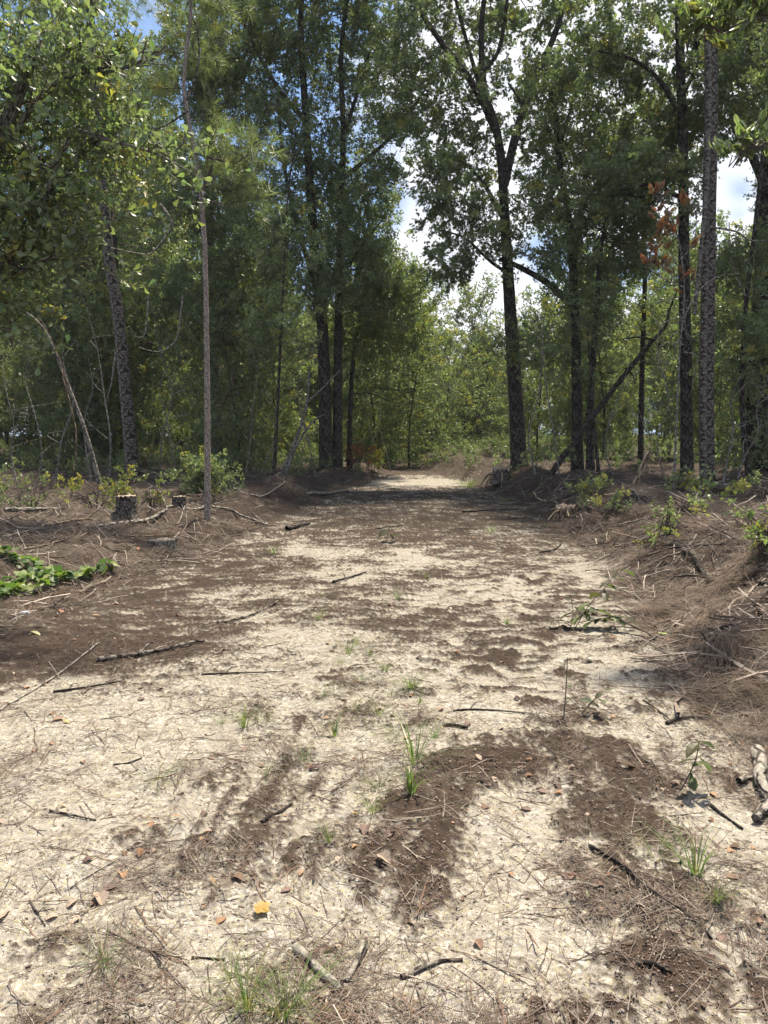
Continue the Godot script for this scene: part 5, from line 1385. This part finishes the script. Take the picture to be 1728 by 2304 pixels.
	bush("red_bush", "rust red leaved shrub at the track side far behind", Vector3(-0.936, 0.599, -27.151), 0.9, 1.0, 36, "broad", Color(0.24, 0.1, 0.06), 0.6)
	bush("yellow_shrub", "yellow shrub beside the rust red one", Vector3(-0.434, 0.496, -28.029), 0.8, 0.8, 36, "broad", Color(0.27, 0.26, 0.08), 0.6)
	# the grape vine: every leaf a part
	var vine := thing("grape_vine", "grape vine trailing over the needles at the frame edge", "vine", on_ground(-3.9, -7.6))
	var runs := [[Vector3(-3.917, 0.151, -6.851), Vector3(-3.82, 0.143, -7.54), Vector3(-3.572, 0.084, -7.845), Vector3(-3.406, 0.059, -8.306), Vector3(-3.238, 0.033, -8.567)], [Vector3(-4.366, 0.278, -7.664), Vector3(-4.096, 0.227, -7.899), Vector3(-3.882, 0.172, -7.976), Vector3(-3.572, 0.084, -7.845)], [Vector3(-3.796, 0.111, -6.631), Vector3(-3.717, 0.099, -6.969), Vector3(-3.642, 0.089, -7.368), Vector3(-3.636, 0.098, -7.768)]]
	for r in runs:
		var own := []
		for p in r: own.append(on_ground(p.x, p.z, 0.06) - vine.position)
		var mb := Mb.new()
		tube(mb, own, 0.006, 0.003, 5, 0.06)
		part(vine, "stem", mb.mesh(true), M.twig)
		var line := smooth_line(own, 0.05)
		for i in line.size():
			for q in 2:
				if line[i].x > 1.2 and q == 1: continue
				var p: Vector3 = line[i] + Vector3(rf(-0.09, 0.09), rf(0.0, 0.1), rf(-0.1, 0.1))
				var tone := rf(0.75, 1.25)
				var col: Color = [Color(0.13, 0.19, 0.045), Color(0.09, 0.15, 0.05), Color(0.17, 0.21, 0.05), Color(0.07, 0.12, 0.05)][rng.randi() % 4]
				var lf := part(vine, "leaf", leaf_mesh("vine", rng.randi() % 4), leaf_mat(col))
				lf.transform = Transform3D((Basis(Vector3.UP, rf(0, TAU)) * Basis(Vector3.RIGHT, rf(0.1, 0.9))).scaled_local(Vector3.ONE * 0.12 * tone), p)
	for l in [["ragged yellow maple leaf lying on the sand", Vector3(-0.429, 0, -2.394), 0.075, "maple", Color(0.4, 0.26, 0.065), 0.9], ["pale green three pointed leaf on the sand by the brush bank", Vector3(2.281, 0.004, -5.827), 0.13, "maple", Color(0.42, 0.47, 0.22), 2.6],
			["orange leaf lying under the grape vine", Vector3(-3.136, 0, -6.882), 0.09, "spat", Color(0.45, 0.19, 0.09), 1.2], ["small orange leaf above the larger orange one", Vector3(-3.422, 0.031, -6.984), 0.07, "spat", Color(0.42, 0.2, 0.1), 0.3], ["tan leaf on the streak of sand by the litter", Vector3(-2.686, 0, -6.621), 0.09, "oval", Color(0.42, 0.27, 0.16), 2.0],
			["pale yellow leaf on the litter near the frame edge", Vector3(-2.945, 0, -5.971), 0.1, "oval", Color(0.5, 0.47, 0.24), 1.5], ["orange leaf on the sand by the frame edge", Vector3(-1.837, 0, -4.047), 0.05, "oval", Color(0.55, 0.3, 0.08), 1.4], ["small red leaf on the white tread marked sand", Vector3(1.897, 0, -4.806), 0.03, "oval", Color(0.4, 0.08, 0.04), 1.0],
			["reddish leaf on the sand beside the largest oak seedling", Vector3(2.218, 0.002, -5.644), 0.04, "spat", Color(0.5, 0.2, 0.13), 0.6], ["orange brown leaf in the band of chips", Vector3(-0.896, 0, -2.977), 0.03, "oval", Color(0.45, 0.2, 0.08), 2.2], ["tan round leaf above the yellow maple leaf", Vector3(-0.641, 0, -2.553), 0.035, "spat", Color(0.4, 0.26, 0.15), 0.8],
			["brown yellow leaf on the sand by the dry tuft", Vector3(-0.142, 0, -3.004), 0.035, "spat", Color(0.42, 0.27, 0.11), 1.9], ["dark curled leaf standing on the sand below the seedling", Vector3(1.455, 0, -5.189), 0.1, "oval", Color(0.06, 0.05, 0.042), 1.5], ["small round green leaf on the white sand of the wheel track", Vector3(0.719, 0, -2.465), 0.03, "spat", Color(0.25, 0.27, 0.13), 0.0],
			["curled silvery leaf on the sand below the bank", Vector3(2.056, 0, -5.884), 0.07, "oval", Color(0.4, 0.38, 0.4), 0.4], ["orange leaf on the needles behind the low wide stump", Vector3(-3.388, 0.124, -9.974), 0.08, "oval", Color(0.5, 0.22, 0.11), 0.5], ["pale curled leaf on the dark soil by the long bladed tuft", Vector3(1.11, 0, -2.6), 0.04, "spat", Color(0.5, 0.46, 0.42), 0.9],
			["long dark curled leaf on the brown soil of the wheel track", Vector3(1.148, 0, -3.49), 0.13, "oval", Color(0.12, 0.085, 0.065), 1.7]]:
		lone_leaf(l[0], l[1], l[2], l[3], l[4], l[5])
	straw_clump("combed heap of brown pine straw hanging over the sand edge", Vector3(2.957, 0.182, -6.663), 1.1, 0.34, 0.12, 900)
	straw_clump("round tuft of pine straw wrapped about the heavy dark branch", Vector3(3.392, 0.392, -6.872), 0.6, 0.4, -0.5, 500)
	straw_clump("bundle of straw standing in the brush by the small shrub", Vector3(3.966, 0.432, -11.487), 0.5, 0.35, 0.9, 420)
	straw_clump("tangle of straw beside the crooked grey branch", Vector3(2.334, 0.06, -4.961), 0.5, 0.3, 1.9, 420)
	for p in [[Vector3(3.242, 0.154, -8.88), 0.5, 0.4], [Vector3(3.763, 0.416, -9.067), 0.6, 1.2], [Vector3(4.209, 0.55, -8.682), 0.7, 0.2], [Vector3(3.487, 0.174, -10.92), 0.4, 2.2], [Vector3(2.763, 0.167, -5.866), 0.6, 0.4], [Vector3(2.513, 0.142, -4.908), 0.5, 1.0], [Vector3(2.474, 0.055, -5.711), 0.4, 2.5], [Vector3(2.165, 0.032, -4.311), 0.5, 0.7], [Vector3(3.56, 0.219, -12.408), 0.5, 1.5], [Vector3(4.281, 0.549, -11.025), 0.7, 0.3], [Vector3(-4.094, 0.277, -9.436), 0.6, 0.4], [Vector3(-2.492, 0.073, -12.628), 0.6, 2.6]]:
		straw_clump("rough little heap of pine straw in the brush of the banks", p[0], p[1], p[1] * 0.6, p[2], 260)
		get_child(-1).set_meta("group", "heaps of pine straw on the banks")
	pine_cone("pine cone on the soil edge at the foot of the bank", Vector3(2.148, 0.022, -4.683), 0.6)
	pine_cone("pine cone caught in the straw at the frame edge", Vector3(2.808, 0.246, -5.369), 2.0)
	var st := part(self, "pebble", crumb_mesh(), plain_material(Color(0.36, 0.36, 0.38), 0.8))
	st.position = on_ground(-3.276, -6.562, 0.02)
	st.scale = Vector3(0.055, 0.035, 0.04)
	tag(st, "pale grey pebble on the litter near the frame edge", "stone")
